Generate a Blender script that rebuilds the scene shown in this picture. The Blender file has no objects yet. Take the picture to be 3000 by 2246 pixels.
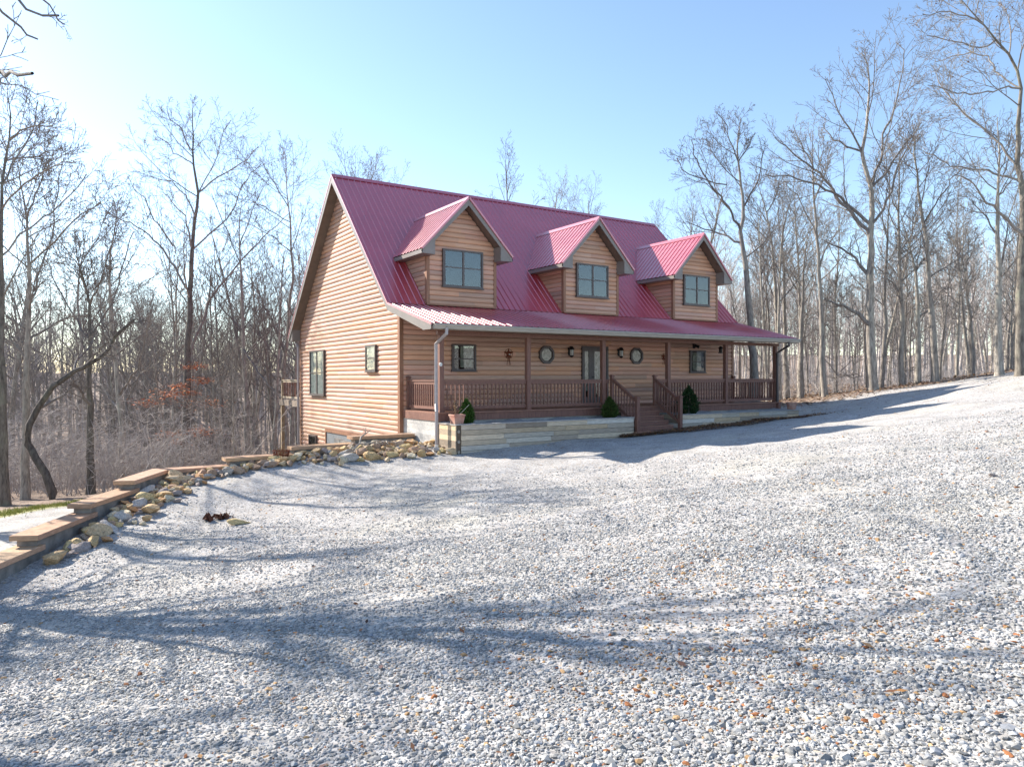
import bpy, math, random
import numpy as np
from mathutils import Vector, Matrix
R = math.radians
sc = bpy.context.scene
COL = sc.collection

# ------------------------------------------------------------------ camera, sky, sun
CAM = np.array([-9.3605, -20.6614, 0.9737]); FPX = 2127.56
YAW, PITCH, ROLL = 0.5774, -0.0076, -0.0022
_rh = np.array([math.cos(YAW), -math.sin(YAW), 0.0])
_fh = np.array([math.sin(YAW), math.cos(YAW), 0.0])
_zh = np.array([0, 0, 1.0])
_f = _fh*math.cos(PITCH) + _zh*math.sin(PITCH)
_u0 = -_fh*math.sin(PITCH) + _zh*math.cos(PITCH)
_r = _rh*math.cos(ROLL) + _u0*math.sin(ROLL)
_u = -_rh*math.sin(ROLL) + _u0*math.cos(ROLL)
cam = bpy.data.cameras.new("camera"); cam.sensor_width = 36; cam.lens = FPX/3000*36
cam.clip_end = 3000; cam.clip_start = 0.05
camo = bpy.data.objects.new("camera", cam); COL.objects.link(camo)
camo.matrix_world = Matrix(((_r[0], _u[0], -_f[0], CAM[0]), (_r[1], _u[1], -_f[1], CAM[1]),
                            (_r[2], _u[2], -_f[2], CAM[2]), (0, 0, 0, 1)))
sc.camera = camo

SUN = np.array([-0.516, 1.0, 0.672]); SUN /= np.linalg.norm(SUN)
w = bpy.data.worlds.new("World"); sc.world = w; w.use_nodes = True
nt = w.node_tree
sky = nt.nodes.new("ShaderNodeTexSky"); sky.sky_type = 'NISHITA'; sky.sun_disc = False
sky.sun_elevation = math.asin(SUN[2]); sky.sun_rotation = math.atan2(SUN[0], SUN[1])
sky.air_density = 1.0; sky.dust_density = 0.35; sky.ozone_density = 1.6; sky.altitude = 200
nt.links.new(sky.outputs[0], nt.nodes["Background"].inputs[0])
nt.nodes["Background"].inputs[1].default_value = 0.12
sl = bpy.data.lights.new("sun", 'SUN'); sl.energy = 4.8; sl.angle = R(0.53); sl.color = (1, 0.93, 0.83)
slo = bpy.data.objects.new("sun", sl); COL.objects.link(slo)
slo.rotation_euler = Vector(-SUN).to_track_quat('-Z', 'Y').to_euler(); slo.location = (-30, 60, 40)
sc.view_settings.view_transform = 'Standard'; sc.view_settings.look = 'None'
sc.view_settings.exposure = 1.24; sc.view_settings.gamma = 1.0

def at(px, py, depth):
    """photo pixel + distance along the optical axis -> world point"""
    return CAM + depth*(_f + _r*(px-1500)/FPX - _u*(py-1123)/FPX)
def uv_xy(u, v):
    return CAM[:2] + u*_rh[:2] + v*_fh[:2]

# ------------------------------------------------------------------ materials
def mat(name, base=(0.5, 0.5, 0.5), rough=0.6, spec=0.3, metal=0.0):
    m = bpy.data.materials.new(name); m.use_nodes = True
    b = m.node_tree.nodes["Principled BSDF"]
    b.inputs["Base Color"].default_value = (*base, 1); b.inputs["Roughness"].default_value = rough
    b.inputs["Specular IOR Level"].default_value = spec; b.inputs["Metallic"].default_value = metal
    return m
class N:
    def __init__(s, m): s.t = m.node_tree; s.b = s.t.nodes["Principled BSDF"]; s._c = None
    def n(s, typ, **kw):
        x = s.t.nodes.new(typ)
        for k, v in kw.items():
            if isinstance(k, str) and hasattr(x, k): setattr(x, k, v)
        return x
    def l(s, a, b): s.t.links.new(a, b)
    def coord(s, scale=(1, 1, 1), out="Object"):
        tc = s.n("ShaderNodeTexCoord"); mp = s.n("ShaderNodeMapping"); mp.inputs["Scale"].default_value = scale
        s.l(tc.outputs[out], mp.inputs[0]); return mp.outputs[0]
    def noise(s, vec, scale=5, detail=4, rough=0.6):
        x = s.n("ShaderNodeTexNoise"); x.inputs["Scale"].default_value = scale; x.inputs["Detail"].default_value = detail
        x.inputs["Roughness"].default_value = rough; s.l(vec, x.inputs["Vector"]); return x.outputs["Fac"]
    def ramp(s, fac, stops):
        x = s.n("ShaderNodeValToRGB"); e = x.color_ramp.elements
        while len(e) < len(stops): e.new(0.5)
        for q, (p, c) in zip(e, stops): q.position = p; q.color = (*c, 1) if len(c) == 3 else c
        s.l(fac, x.inputs[0]); return x.outputs[0]
    def mix(s, fac, a, b, mode='MIX'):
        x = s.n("ShaderNodeMix"); x.data_type = 'RGBA'; x.blend_type = mode
        if isinstance(fac, (int, float)): x.inputs[0].default_value = fac
        else: s.l(fac, x.inputs[0])
        for v, i in ((a, 6), (b, 7)):
            if isinstance(v, tuple): x.inputs[i].default_value = (*v, 1)
            else: s.l(v, x.inputs[i])
        return x.outputs[2]
    def attr(s, name="Col"):
        x = s.n("ShaderNodeAttribute"); x.attribute_name = name; return x
    def bump(s, h, strength=0.3, dist=0.01, prev=None):
        x = s.n("ShaderNodeBump"); x.inputs["Strength"].default_value = strength; x.inputs["Distance"].default_value = dist
        s.l(h, x.inputs["Height"])
        if prev is not None: s.l(prev, x.inputs["Normal"])
        s.l(x.outputs[0], s.b.inputs["Normal"]); return x.outputs[0]
    def color(s, out): s.l(out, s.b.inputs["Base Color"])

def mat_attr(name, scale=(1, 1, 1), nscale=8, lo=0.7, hi=1.25, rough=0.7, spec=0.2, bump=0.25, dist=0.004):
    """base colour from the face colour attribute, broken up by stretched grain"""
    m = mat(name, rough=rough, spec=spec); q = N(m)
    v = q.coord(scale); n1 = q.noise(v, nscale, 5, 0.65)
    g = q.ramp(n1, [(0.3, (lo,)*3), (0.72, (hi,)*3)])
    q.color(q.mix(1.0, q.attr().outputs["Color"], g, 'MULTIPLY'))
    if bump: q.bump(n1, bump, dist)
    return m
def mat_noise(name, c1, c2, scale=(1, 1, 1), nscale=6, rough=0.6, spec=0.3, bump=0.0, dist=0.005, p=(0.35, 0.68)):
    m = mat(name, rough=rough, spec=spec); q = N(m); v = q.coord(scale); n1 = q.noise(v, nscale, 5, 0.6)
    q.color(q.ramp(n1, [(p[0], c1), (p[1], c2)]))
    if bump: q.bump(n1, bump, dist)
    return m
M = {}
M['log_x'] = mat_attr('log_siding_front', (0.5, 5, 9), 4, 0.84, 1.12, 0.6, 0.25, 0.2, 0.003)
M['log_y'] = mat_attr('log_siding_side', (5, 0.5, 9), 4, 0.84, 1.12, 0.6, 0.25, 0.2, 0.003)
M['trim'] = mat_noise('brown_trim', (0.25, 0.125, 0.075), (0.33, 0.17, 0.105), (4, 4, .6), 4, 0.5)
M['fascia'] = mat_noise('taupe_metal', (0.20, 0.175, 0.16), (0.25, 0.22, 0.20), (1, 1, 1), 2, 0.42, 0.4)
M['soffit'] = mat_noise('soffit', (0.16, 0.12, 0.095), (0.2, 0.15, 0.12), (1, 1, 1), 3, 0.6)
M['gutter'] = mat_noise('gutter_metal', (0.34, 0.30, 0.255), (0.42, 0.375, 0.32), (1, 1, 4), 3, 0.4, 0.4)
M['post'] = mat_noise('porch_stain', (0.17, 0.083, 0.062), (0.25, 0.125, 0.092), (6, 6, 1), 5, 0.55, 0.3, 0.1)
M['deck'] = mat_noise('deck_boards', (0.24, 0.12, 0.085), (0.36, 0.19, 0.135), (1, 8, 8), 4, 0.55, 0.3, 0.1)
M['frame'] = mat_noise('window_frame', (0.085, 0.07, 0.066), (0.115, 0.095, 0.09), (1, 1, 1), 5, 0.4, 0.4)
M['skirt'] = mat_attr('white_skirting', (2, 2, 9), 6, 0.55, 1.1, 0.75, 0.2, 0.35, 0.006)
M['plank'] = mat_attr('pallet_plank', (1.2, 8, 16), 5, 0.62, 1.25, 0.8, 0.15, 0.35, 0.004)
M['cap'] = mat_attr('timber_cap', (1.5, 1.5, 8), 6, 0.7, 1.2, 0.75, 0.15, 0.35, 0.004)
M['concrete'] = mat_noise('weathered_block', (0.17, 0.16, 0.145), (0.33, 0.31, 0.28), (1, 1, 1), 3.5, 0.85, 0.2, 0.4, 0.01)
M['spout'] = mat_noise('lilac_downspout', (0.36, 0.32, 0.31), (0.42, 0.38, 0.37), (1, 1, 2), 3, 0.45, 0.4)
M['pale'] = mat_noise('pale_deck_wood', (.34, .27, .19), (.48, .39, .28), (4, 4, 1), 4, .7)
M['black'] = mat('black_iron', (0.012, 0.011, 0.011), 0.4, 0.4)
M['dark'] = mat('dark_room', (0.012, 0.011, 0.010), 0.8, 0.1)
M['curtain'] = mat_noise('curtain', (0.6, 0.6, 0.59), (0.78, 0.78, 0.77), (14, 14, 0.6), 3, 0.9, 0.1)
M['bright_backing'] = mat_noise('bright_window_backing', (0.30, 0.29, 0.24), (0.72, 0.70, 0.63), (5, 5, 3), 3, 0.9, 0.1)  # colour imitates brightness in door and octagon glass; also on front curtains
M['rust'] = mat_noise('rusty_iron', (0.12, 0.03, 0.018), (0.24, 0.07, 0.03), (1, 1, 1), 14, 0.7, 0.2, 0.3)
M['silver'] = mat('chrome_ball', (0.8, 0.8, 0.8), 0.15, 0.5, 1.0)
M['white'] = mat('white_plastic', (0.7, 0.7, 0.68), 0.5)
M['clay'] = mat_noise('weathered_clay', (0.42, 0.2, 0.15), (0.55, 0.36, 0.28), (1, 1, 1), 5, 0.85, 0.15, 0.3)
M['soil'] = mat_noise('dark_soil', (0.05, 0.035, 0.025), (0.11, 0.08, 0.06), (1, 1, 1), 20, 0.95, 0.1, 0.6)
M['fill'] = mat_noise('planter_gravel', (0.2, 0.2, 0.2), (0.5, 0.5, 0.5), (1, 1, 1), 40, 0.9, 0.2, 0.8, 0.02)
M['dry'] = mat_noise('dry_stem', (0.28, 0.17, 0.09), (0.45, 0.3, 0.18), (1, 1, 1), 20, 0.8)
M['stick'] = mat_noise('weathered_stick', (0.3, 0.25, 0.2), (0.48, 0.42, 0.35), (3, 3, 3), 9, 0.8)
M['stone'] = mat_attr('gravel_stone', (1, 1, 1), 30, 0.8, 1.15, 0.8, 0.25, 0, 0)
M['rock'] = mat_attr('field_rock', (1, 1, 1), 7, 0.55, 1.3, 0.85, 0.2, 0.5, 0.02)
M['leaf'] = mat_attr('fallen_leaf', (1, 1, 1), 40, 0.75, 1.2, 0.75, 0.2, 0, 0)
M['needle'] = mat_attr('evergreen', (1, 1, 1), 15, 0.7, 1.3, 0.7, 0.2, 0, 0)
def roof_mat():
    m = mat('red_metal_roof', (0.4, 0.035, 0.045), 0.24, 1.0); q = N(m)
    v = q.coord((1, 1, 1)); n1 = q.noise(v, 0.9, 5)
    q.color(q.ramp(n1, [(0.3, (0.44, 0.034, 0.058)), (0.7, (0.51, 0.052, 0.082))]))
    st = q.noise(q.coord((6, .35, .35)), 3, 4); rr = q.ramp(st, [(0.3, (0.36,)*3), (0.7, (0.52,)*3)]); q.l(rr, q.b.inputs["Coat Roughness"])
    q.b.inputs["Coat Weight"].default_value = 1.0; q.b.inputs["Coat IOR"].default_value = 1.9
    q.bump(q.noise(v, 2.2, 2), 0.2, 0.012); return m
M['roof'] = roof_mat()
def glass_mat():
    m = bpy.data.materials.new('window_glass'); m.use_nodes = True; t = m.node_tree
    for n in list(t.nodes): t.nodes.remove(n)
    o = t.nodes.new("ShaderNodeOutputMaterial"); mx = t.nodes.new("ShaderNodeMixShader")
    tr = t.nodes.new("ShaderNodeBsdfTransparent"); tr.inputs[0].default_value = (0.8, 0.83, 0.82, 1)
    g = t.nodes.new("ShaderNodeBsdfGlossy"); g.inputs["Roughness"].default_value = 0.015
    tc = t.nodes.new("ShaderNodeTexCoord"); ns = t.nodes.new("ShaderNodeTexNoise"); ns.inputs["Scale"].default_value = 2.5
    bp = t.nodes.new("ShaderNodeBump"); bp.inputs["Strength"].default_value = 0.05; bp.inputs["Distance"].default_value = 0.02
    t.links.new(tc.outputs["Object"], ns.inputs["Vector"]); t.links.new(ns.outputs["Fac"], bp.inputs["Height"]); t.links.new(bp.outputs[0], g.inputs["Normal"])
    ge = t.nodes.new("ShaderNodeNewGeometry"); dt = t.nodes.new("ShaderNodeVectorMath"); dt.operation = 'DOT_PRODUCT'
    t.links.new(ge.outputs["Incoming"], dt.inputs[0]); t.links.new(ge.outputs["Normal"], dt.inputs[1])
    def mth(op, a, b):
        q = t.nodes.new("ShaderNodeMath"); q.operation = op
        for k, v in enumerate((a, b)):
            if isinstance(v, (int, float)): q.inputs[k].default_value = v
            else: t.links.new(v, q.inputs[k])
        return q
    x_ = mth('POWER', mth('SUBTRACT', 1.0, mth('ABSOLUTE', dt.outputs["Value"], 0).outputs[0]).outputs[0], 5.0)
    f = mth('ADD', mth('MULTIPLY', x_.outputs[0], 0.9).outputs[0], 0.085)
    t.links.new(f.outputs[0], mx.inputs[0]); t.links.new(tr.outputs[0], mx.inputs[1]); t.links.new(g.outputs[0], mx.inputs[2])
    t.links.new(mx.outputs[0], o.inputs[0]); return m
M['glass'] = glass_mat()
def bark_mat(name, c1, c2, c3):
    m = mat(name, rough=0.9, spec=0.1); q = N(m)
    v = q.coord((1, 1, 0.22)); n1 = q.noise(v, 14, 5, 0.7); n2 = q.noise(q.coord(), 1.1, 3)
    a = q.ramp(n1, [(0.32, c1), (0.66, c2)])
    oi = q.n("ShaderNodeObjectInfo")
    g = q.ramp(oi.outputs["Random"], [(0.0, (0.72, 0.70, 0.70)), (1.0, (1.2, 1.17, 1.1))])
    lich = q.ramp(n2, [(0.52, (0, 0, 0)), (0.66, (0.55,)*3)])
    q.color(q.mix(1.0, q.mix(lich, a, c3), g, 'MULTIPLY')); q.bump(n1, 0.6, 0.02); return m
M['bark'] = bark_mat('grey_bark', (0.135, 0.122, 0.115), (0.44, 0.405, 0.36), (0.43, 0.43, 0.37))
M['twig'] = bark_mat('branch_bark', (0.13, 0.117, 0.113), (0.30, 0.275, 0.26), (0.32, 0.305, 0.275))
M['bark_dark'] = bark_mat('dark_bark', (0.07, 0.062, 0.058), (0.235, 0.215, 0.19), (0.25, 0.265, 0.20))
M['brush'] = bark_mat('undergrowth_stem', (0.27, 0.25, 0.25), (0.52, 0.485, 0.485), (0.5, 0.465, 0.455))

def ground_mat():
    m = mat('ground_surface', rough=0.9, spec=0.15); q = N(m)
    v = q.coord()
    vo = q.n("ShaderNodeTexVoronoi"); vo.inputs["Scale"].default_value = 36; q.l(v, vo.inputs["Vector"])
    vo2 = q.n("ShaderNodeTexVoronoi"); vo2.inputs["Scale"].default_value = 85; q.l(v, vo2.inputs["Vector"])
    sep = q.n("ShaderNodeSeparateColor"); q.l(vo.outputs["Color"], sep.inputs[0])
    gcol = q.ramp(sep.outputs[0], [(0.0, (0.22, 0.215, 0.206)), (0.35, (0.39, 0.362, 0.345)), (0.93, (0.53, 0.52, 0.50)), (1.0, (0.42, 0.3, 0.17))])
    n1 = q.noise(v, 0.35, 5, 0.6)
    dust = q.ramp(n1, [(0.5, (0, 0, 0)), (0.75, (0.75,)*3)])
    gcol = q.mix(dust, gcol, (0.47, 0.44, 0.37))
    n0 = q.noise(v, 1.3, 6, 0.7)
    gcol = q.mix(1.0, gcol, q.ramp(n0, [(0.3, (0.72,)*3), (0.7, (1.12,)*3)]), 'MULTIPLY')
    n3 = q.noise(v, 9, 6, 0.75); n4 = q.noise(v, 0.9, 4)
    lcol = q.ramp(n3, [(0.3, (0.12, 0.085, 0.065)), (0.5, (0.26, 0.195, 0.15)), (0.7, (0.42, 0.33, 0.26))])
    lcol = q.mix(q.ramp(n4, [(0.4, (0, 0, 0)), (0.7, (0.5,)*3)]), lcol, (0.2, 0.13, 0.1))
    gr = q.ramp(n3, [(0.3, (0.17, 0.19, 0.05)), (0.7, (0.38, 0.36, 0.14))])
    at_ = q.attr("surf"); s2 = q.n("ShaderNodeSeparateColor"); q.l(at_.outputs["Color"], s2.inputs[0])
    mth = q.n("ShaderNodeMath"); mth.operation = 'ADD'; q.l(s2.outputs[0], mth.inputs[0])
    mm = q.n("ShaderNodeMath"); mm.operation = 'MULTIPLY_ADD'; q.l(n3, mm.inputs[0]); mm.inputs[1].default_value = 0.9; mm.inputs[2].default_value = -0.45
    q.l(mm.outputs[0], mth.inputs[1])
    gm = q.ramp(mth.outputs[0], [(0.45, (0, 0, 0)), (0.55, (1, 1, 1))])
    c = q.mix(gm, lcol, gcol); c = q.mix(s2.outputs[1], c, gr); q.color(c)
    b1 = q.bump(vo.outputs["Distance"], -0.5, 0.012)
    b2 = q.bump(vo2.outputs["Distance"], -0.35, 0.006, b1)
    q.bump(n0, 0.5, 0.08, b2)
    return m
M['ground'] = ground_mat()

# ------------------------------------------------------------------ mesh helpers
def np_mesh(name, V, F, mats, cols=None, smooth=False, mi=None):
    """V (n,3); F (m,k) int array; cols (m,3) per face"""
    me = bpy.data.meshes.new(name); V = np.asarray(V, np.float32); F = np.asarray(F, np.int32); m, k = F.shape
    me.vertices.add(len(V)); me.vertices.foreach_set("co", V.ravel())
    me.loops.add(m*k); me.loops.foreach_set("vertex_index", F.ravel())
    me.polygons.add(m); me.polygons.foreach_set("loop_start", np.arange(0, m*k, k, dtype=np.int32))
    try: me.polygons.foreach_set("loop_total", np.full(m, k, np.int32))
    except Exception: pass
    me.polygons.foreach_set("use_smooth", np.full(m, smooth, bool))
    for x in mats: me.materials.append(x)
    if mi is not None: me.polygons.foreach_set("material_index", np.asarray(mi, np.int32))
    if cols is not None:
        a = me.color_attributes.new("Col", 'FLOAT_COLOR', 'CORNER')
        c = np.ones((m, k, 4), np.float32); c[:, :, :3] = np.asarray(cols, np.float32)[:, None, :]
        a.data.foreach_set("color", c.ravel())
    me.update(calc_edges=True); me.validate(); return me
def link(name, me, parent=None):
    o = bpy.data.objects.new(name, me); COL.objects.link(o)
    if parent is not None:
        o.parent = parent
        if parent.get('_base') is not None and me is not None:
            o.matrix_parent_inverse = Matrix.Translation(Vector(parent['_base'])).inverted()
    return o
def tag(o, label=None, cat=None, group=None, kind=None):
    if label: o['label'] = label
    if cat: o['category'] = cat
    if group: o['group'] = group
    if kind: o['kind'] = kind
    return o
BASES = {}
def thing(name, loc, label, cat, group=None):
    o = bpy.data.objects.new(name, None); COL.objects.link(o); o.location = loc; o.empty_display_size = 0.2
    BASES[o.name] = Vector(loc); return tag(o, label, cat, group)
class MB:
    def __init__(s): s.v = []; s.f = []; s.c = []; s.m = []
    def quad(s, *p, col=(.5, .5, .5), mi=0):
        i = len(s.v); s.v += [tuple(q) for q in p]; s.f.append(list(range(i, i+len(p)))); s.c.append(col); s.m.append(mi)
    def box(s, x0, x1, y0, y1, z0, z1, col=(.5, .5, .5), mi=0, skip=""):
        i = len(s.v)
        s.v += [(x0, y0, z0), (x1, y0, z0), (x1, y1, z0), (x0, y1, z0), (x0, y0, z1), (x1, y0, z1), (x1, y1, z1), (x0, y1, z1)]
        for k, q in dict(b=(0, 3, 2, 1), t=(4, 5, 6, 7), f=(0, 1, 5, 4), r=(1, 2, 6, 5), k=(2, 3, 7, 6), l=(3, 0, 4, 7)).items():
            if k in skip: continue
            s.f.append([i+a for a in q]); s.c.append(col); s.m.append(mi)
    def prism(s, poly, ax, a, b, col=(.5, .5, .5), mi=0):
        """polygon (list of 2-d pts in the other two axes) extruded along axis ax from a to b"""
        def P(q, t):
            q = list(q); q.insert(ax, t); return tuple(q)
        n = len(poly); i = len(s.v)
        s.v += [P(q, a) for q in poly] + [P(q, b) for q in poly]
        s.f.append([i+k for k in range(n)][::-1]); s.f.append([i+n+k for k in range(n)])
        for k in range(n): s.f.append([i+k, i+(k+1) % n, i+n+(k+1) % n, i+n+k])
        s.c += [col]*(n+2); s.m += [mi]*(n+2)
    def beam(s, p, q, wx, wz, col=(.5, .5, .5), mi=0, up=(0, 0, 1)):
        p = Vector(p); q = Vector(q); t = (q-p).normalized(); a = t.cross(Vector(up)).normalized()*wx/2; b = a.cross(t).normalized()*wz/2
        i = len(s.v)
        for c in (p, q):
            s.v += [tuple(c-a-b), tuple(c+a-b), tuple(c+a+b), tuple(c-a+b)]
        for q4 in ((0, 1, 2, 3), (7, 6, 5, 4), (0, 4, 5, 1), (1, 5, 6, 2), (2, 6, 7, 3), (3, 7, 4, 0)):
            s.f.append([i+k for k in q4]); s.c.append(col); s.m.append(mi)
    def tube(s, pts, rad, n=8, col=(.5, .5, .5), mi=0, cap=True):
        pts = [Vector(p) for p in pts]; i = len(s.v); k = len(pts)
        if not hasattr(rad, '__len__'): rad = [rad]*k
        prev = None
        for j, p in enumerate(pts):
            t = (pts[min(j+1, k-1)]-pts[max(j-1, 0)]).normalized()
            a = (prev - t*prev.dot(t)) if prev is not None else t.cross(Vector((0, 0, 1)) if abs(t.z) < .9 else Vector((1, 0, 0)))
            a.normalize(); prev = a; b = t.cross(a)
            for q in range(n):
                an = 2*math.pi*q/n; s.v.append(tuple(p + (a*math.cos(an)+b*math.sin(an))*rad[j]))
        for j in range(k-1):
            for q in range(n):
                s.f.append([i+j*n+q, i+j*n+(q+1) % n, i+(j+1)*n+(q+1) % n, i+(j+1)*n+q]); s.c.append(col); s.m.append(mi)
        if cap:
            s.f.append([i+q for q in range(n)][::-1]); s.f.append([i+(k-1)*n+q for q in range(n)]); s.c += [col]*2; s.m += [mi]*2
    def lathe(s, c, prof, n=16, col=(.5, .5, .5), mi=0):
        i = len(s.v)
        for r_, z in prof:
            for q in range(n):
                an = 2*math.pi*(q+.5)/n; s.v.append((c[0]+r_*math.cos(an), c[1]+r_*math.sin(an), c[2]+z))
        for j in range(len(prof)-1):
            for q in range(n):
                s.f.append([i+j*n+q, i+j*n+(q+1) % n, i+(j+1)*n+(q+1) % n, i+(j+1)*n+q]); s.c.append(col); s.m.append(mi)
    def build(s, name, mats, parent=None, smooth=False, bevel=0, root=None):
        me = bpy.data.meshes.new(name); me.from_pydata(s.v, [], s.f)
        mats = mats if isinstance(mats, (list, tuple)) else [mats]
        for x in mats: me.materials.append(x)
        me.polygons.foreach_set("material_index", np.array(s.m, np.int32))
        me.polygons.foreach_set("use_smooth", np.full(len(s.f), smooth, bool))
        a = me.color_attributes.new("Col", 'FLOAT_COLOR', 'CORNER')
        c = np.concatenate([np.tile(np.array([*cc, 1.0], np.float32), (len(ff), 1)) for cc, ff in zip(s.c, s.f)])
        a.data.foreach_set("color", c.ravel())
        me.update(calc_edges=True)
        o = bpy.data.objects.new(name, me); COL.objects.link(o)
        if parent is not None:
            o.parent = parent
            r = parent
            while r.parent is not None: r = r.parent
            if parent is r and r.name in BASES:
                o.matrix_parent_inverse = Matrix.Translation(-BASES[r.name])
        if bevel:
            b = o.modifiers.new("bevel", 'BEVEL'); b.width = bevel; b.segments = 2; b.limit_method = 'ANGLE'
        return o

# ------------------------------------------------------------------ terrain height
def sstep(x, a, b):
    t = np.clip((x-a)/(b-a), 0, 1); return t*t*(3-2*t)
def plane(x, y): return -0.2 + 0.1*(x-7.45) - 0.11*(y+10.8)
_ctrl = [(0.1, -3.5, -1.1), (3.4, -3.5, -0.95), (6.7, -3.6, -0.85), (8.7, -3.55, -0.78), (12, -3.5, -0.66), (15.1, -3.5, -0.55),
         (0, 0, -0.9), (5, 0, -0.8), (15, 0, -0.5), (18, -2, -.4), (22, -2, None), (26, -4, None), (30, -5, None),
         (-9.4, -5.4, -2.1), (-8.6, -3.9, -1.86), (-7.7, -2.6, -1.66), (-6.8, -1.2, -1.5), (-5.1, -1.2, -1.36), (-3.4, -1.2, -1.15), (-1.8, -1.3, -1.0), (-.5, -1.6, -.95),
         (-5.5, -3.6, -1.85), (-3, -3.2, -1.45), (-1.2, -3.8, -1.25),
         (7.45, -10.8, -.2), (12.6, -10.3, .27), (17.6, -9.4, .85), (-9.4, -20.7, -.8), (-2, -14, None), (2, -17, None), (8, -18, None), (20, -15, None), (-8, -14, None),
         (-12, -11, None), (2, -8.5, None), (-5, -8, None), (-11, -8, None), (26, -12, None), (-14, -20, None), (0, -24, None)]
_cx = np.array([c[:2] for c in _ctrl]); _cr = np.array([(c[2]-plane(c[0], c[1])) if c[2] is not None else 0.0 for c in _ctrl])
def _k(d): return np.sqrt(d*d+0.5)
_D = np.linalg.norm(_cx[:, None]-_cx[None], axis=2)
_wt = np.linalg.solve(_k(_D)+1e-6*np.eye(len(_cx)), _cr)
def upper(x, y):
    r = np.zeros_like(x)
    for (a, b), wv in zip(_cx, _wt): r = r + wv*_k(np.hypot(x-a, y-b))
    fall = np.exp(-(np.hypot(x-4, y+8)/26)**6)
    p = plane(x, y); p = np.where(p > 3.5, 3.5+(p-3.5)*.1, p); p = np.where(p < -4, -4+(p+4)*.1, p)
    return p + r*fall
WA, WB = np.array([-6.9, -0.70]), np.array([-10.25, -7.2])
_wd = (WB-WA)/np.linalg.norm(WB-WA); _wn = np.array([-_wd[1], _wd[0]])   # points to the upper lot
if _wn @ (np.array([0, -8])-WA) < 0: _wn = -_wn
def wall_sd(x, y):
    s1 = np.where(x < 0.3, -0.70-y, 3-y)
    s2 = (x-WA[0])*_wn[0] + (y-WA[1])*_wn[1]
    return np.minimum(s1, s2)
def cam_uv(x, y):
    dx, dy = x-CAM[0], y-CAM[1]; return dx*_rh[0]+dy*_rh[1], dx*_fh[0]+dy*_fh[1]
def edge_d(x, y):          # distance beyond the edge of the lower lot (towards the woods)
    return (y-2.4) - 0.75*(x+10)*0.9
def height(x, y):
    x = np.asarray(x, float); y = np.asarray(y, float); u, v = cam_uv(x, y)
    up = upper(x, y)
    ed = np.maximum(edge_d(x, y), -1)
    lowlot = -2.1 - 0.055*(y+5.5)
    dist = np.maximum(v-24, 0)
    rav = -2.7 - 4.0*sstep(dist, 2, 26) + 10*sstep(dist, 55, 260)
    lo = np.where(edge_d(x, y) < 0, lowlot, np.minimum(lowlot, -2.55) + (rav+2.55)*sstep(ed, 0, 6))
    lo = lo*sstep(-(v-60), -40, 0)+rav*(1-sstep(-(v-60), -40, 0))
    sd = wall_sd(x, y); s = np.where(x < 0.3, sstep(sd, -.12, .12), sstep(sd, -4, 4))
    left = lo*(1-s)+up*s
    # right: rolls over the crest, then a nearly level forest floor
    crest = sstep(v, 33.2, 40)
    fl = 0.15+0.006*(v-40) + 0.25*np.sin(u*.13)*np.sin(v*.1) + 8*sstep(v, 90, 300)
    right = up*(1-crest) + np.minimum(up-0.25, fl)*crest
    right = np.where(v > 40, fl*sstep(v, 40, 55)+right*(1-sstep(v, 40, 55)), right)
    wr = sstep(x - 0.35*np.maximum(y-10, 0), 6, 17)
    h = left*(1-wr)+right*wr
    wob = 0.014*np.sin(3.9*x+1.3*y+np.sin(1.7*y))*np.sin(3.3*y-.9*x)+0.008*np.sin(7.1*x-2.3*y)*np.sin(6.3*y+1.9*x) + 0.035*np.sin(x*1.1+.7*y)*np.sin(y*.9-.3*x)+0.02*np.sin(2.3*x+1)*np.sin(2.1*y)
    return h + wob*sstep(np.abs(sd), .2, 1.2)*np.clip(1-np.exp(-(v-2)/4), 0, 1)
def hz(x, y): return float(height(np.array([x]), np.array([y]))[0])

def build_ground():
    def ax(c, n, near, far):
        t = np.linspace(-1, 1, n); k = 5.2
        return c + far*np.sinh(k*t)/np.sinh(k)
    X = ax(0.0, 460, 0, 620); Y = ax(-8.0, 460, 0, 620)
    gx, gy = np.meshgrid(X, Y); x = gx.ravel(); y = gy.ravel(); z = height(x, y); n = len(X)
    idx = np.arange(n*n).reshape(n, n)
    F = np.stack([idx[:-1, :-1], idx[:-1, 1:], idx[1:, 1:], idx[1:, :-1]], -1).reshape(-1, 4)
    me = np_mesh("ground", np.stack([x, y, z], 1), F, [M['ground']], smooth=True)
    u, v = cam_uv(x, y); sd = wall_sd(x, y)
    g = np.where(x < 0.3, sstep(sd, -.1, .1), sstep(sd, -4, 4))
    g = g*(1-sstep(v - 0.0*u, 27, 38))*sstep(-np.abs(u), -60, -45)
    ed = edge_d(x, y)
    glow = (1-sstep(ed, -.9, -.2))*(sd < 0)*(x < 0.3)*sstep(x, -40, -30)
    g = np.maximum(g, glow)
    gr = sstep(ed, -.9, -.4)*(1-sstep(ed, .4, 1.6))*(sd < -.2)*(x < 0.3)*0.9
    c = np.zeros((len(x), 4), np.float32); c[:, 0] = g; c[:, 1] = gr; c[:, 3] = 1
    a = me.color_attributes.new("surf", 'FLOAT_COLOR', 'POINT'); a.data.foreach_set("color", c.ravel())
    o = link("ground", me); o['kind'] = 'structure'
build_ground()

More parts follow.
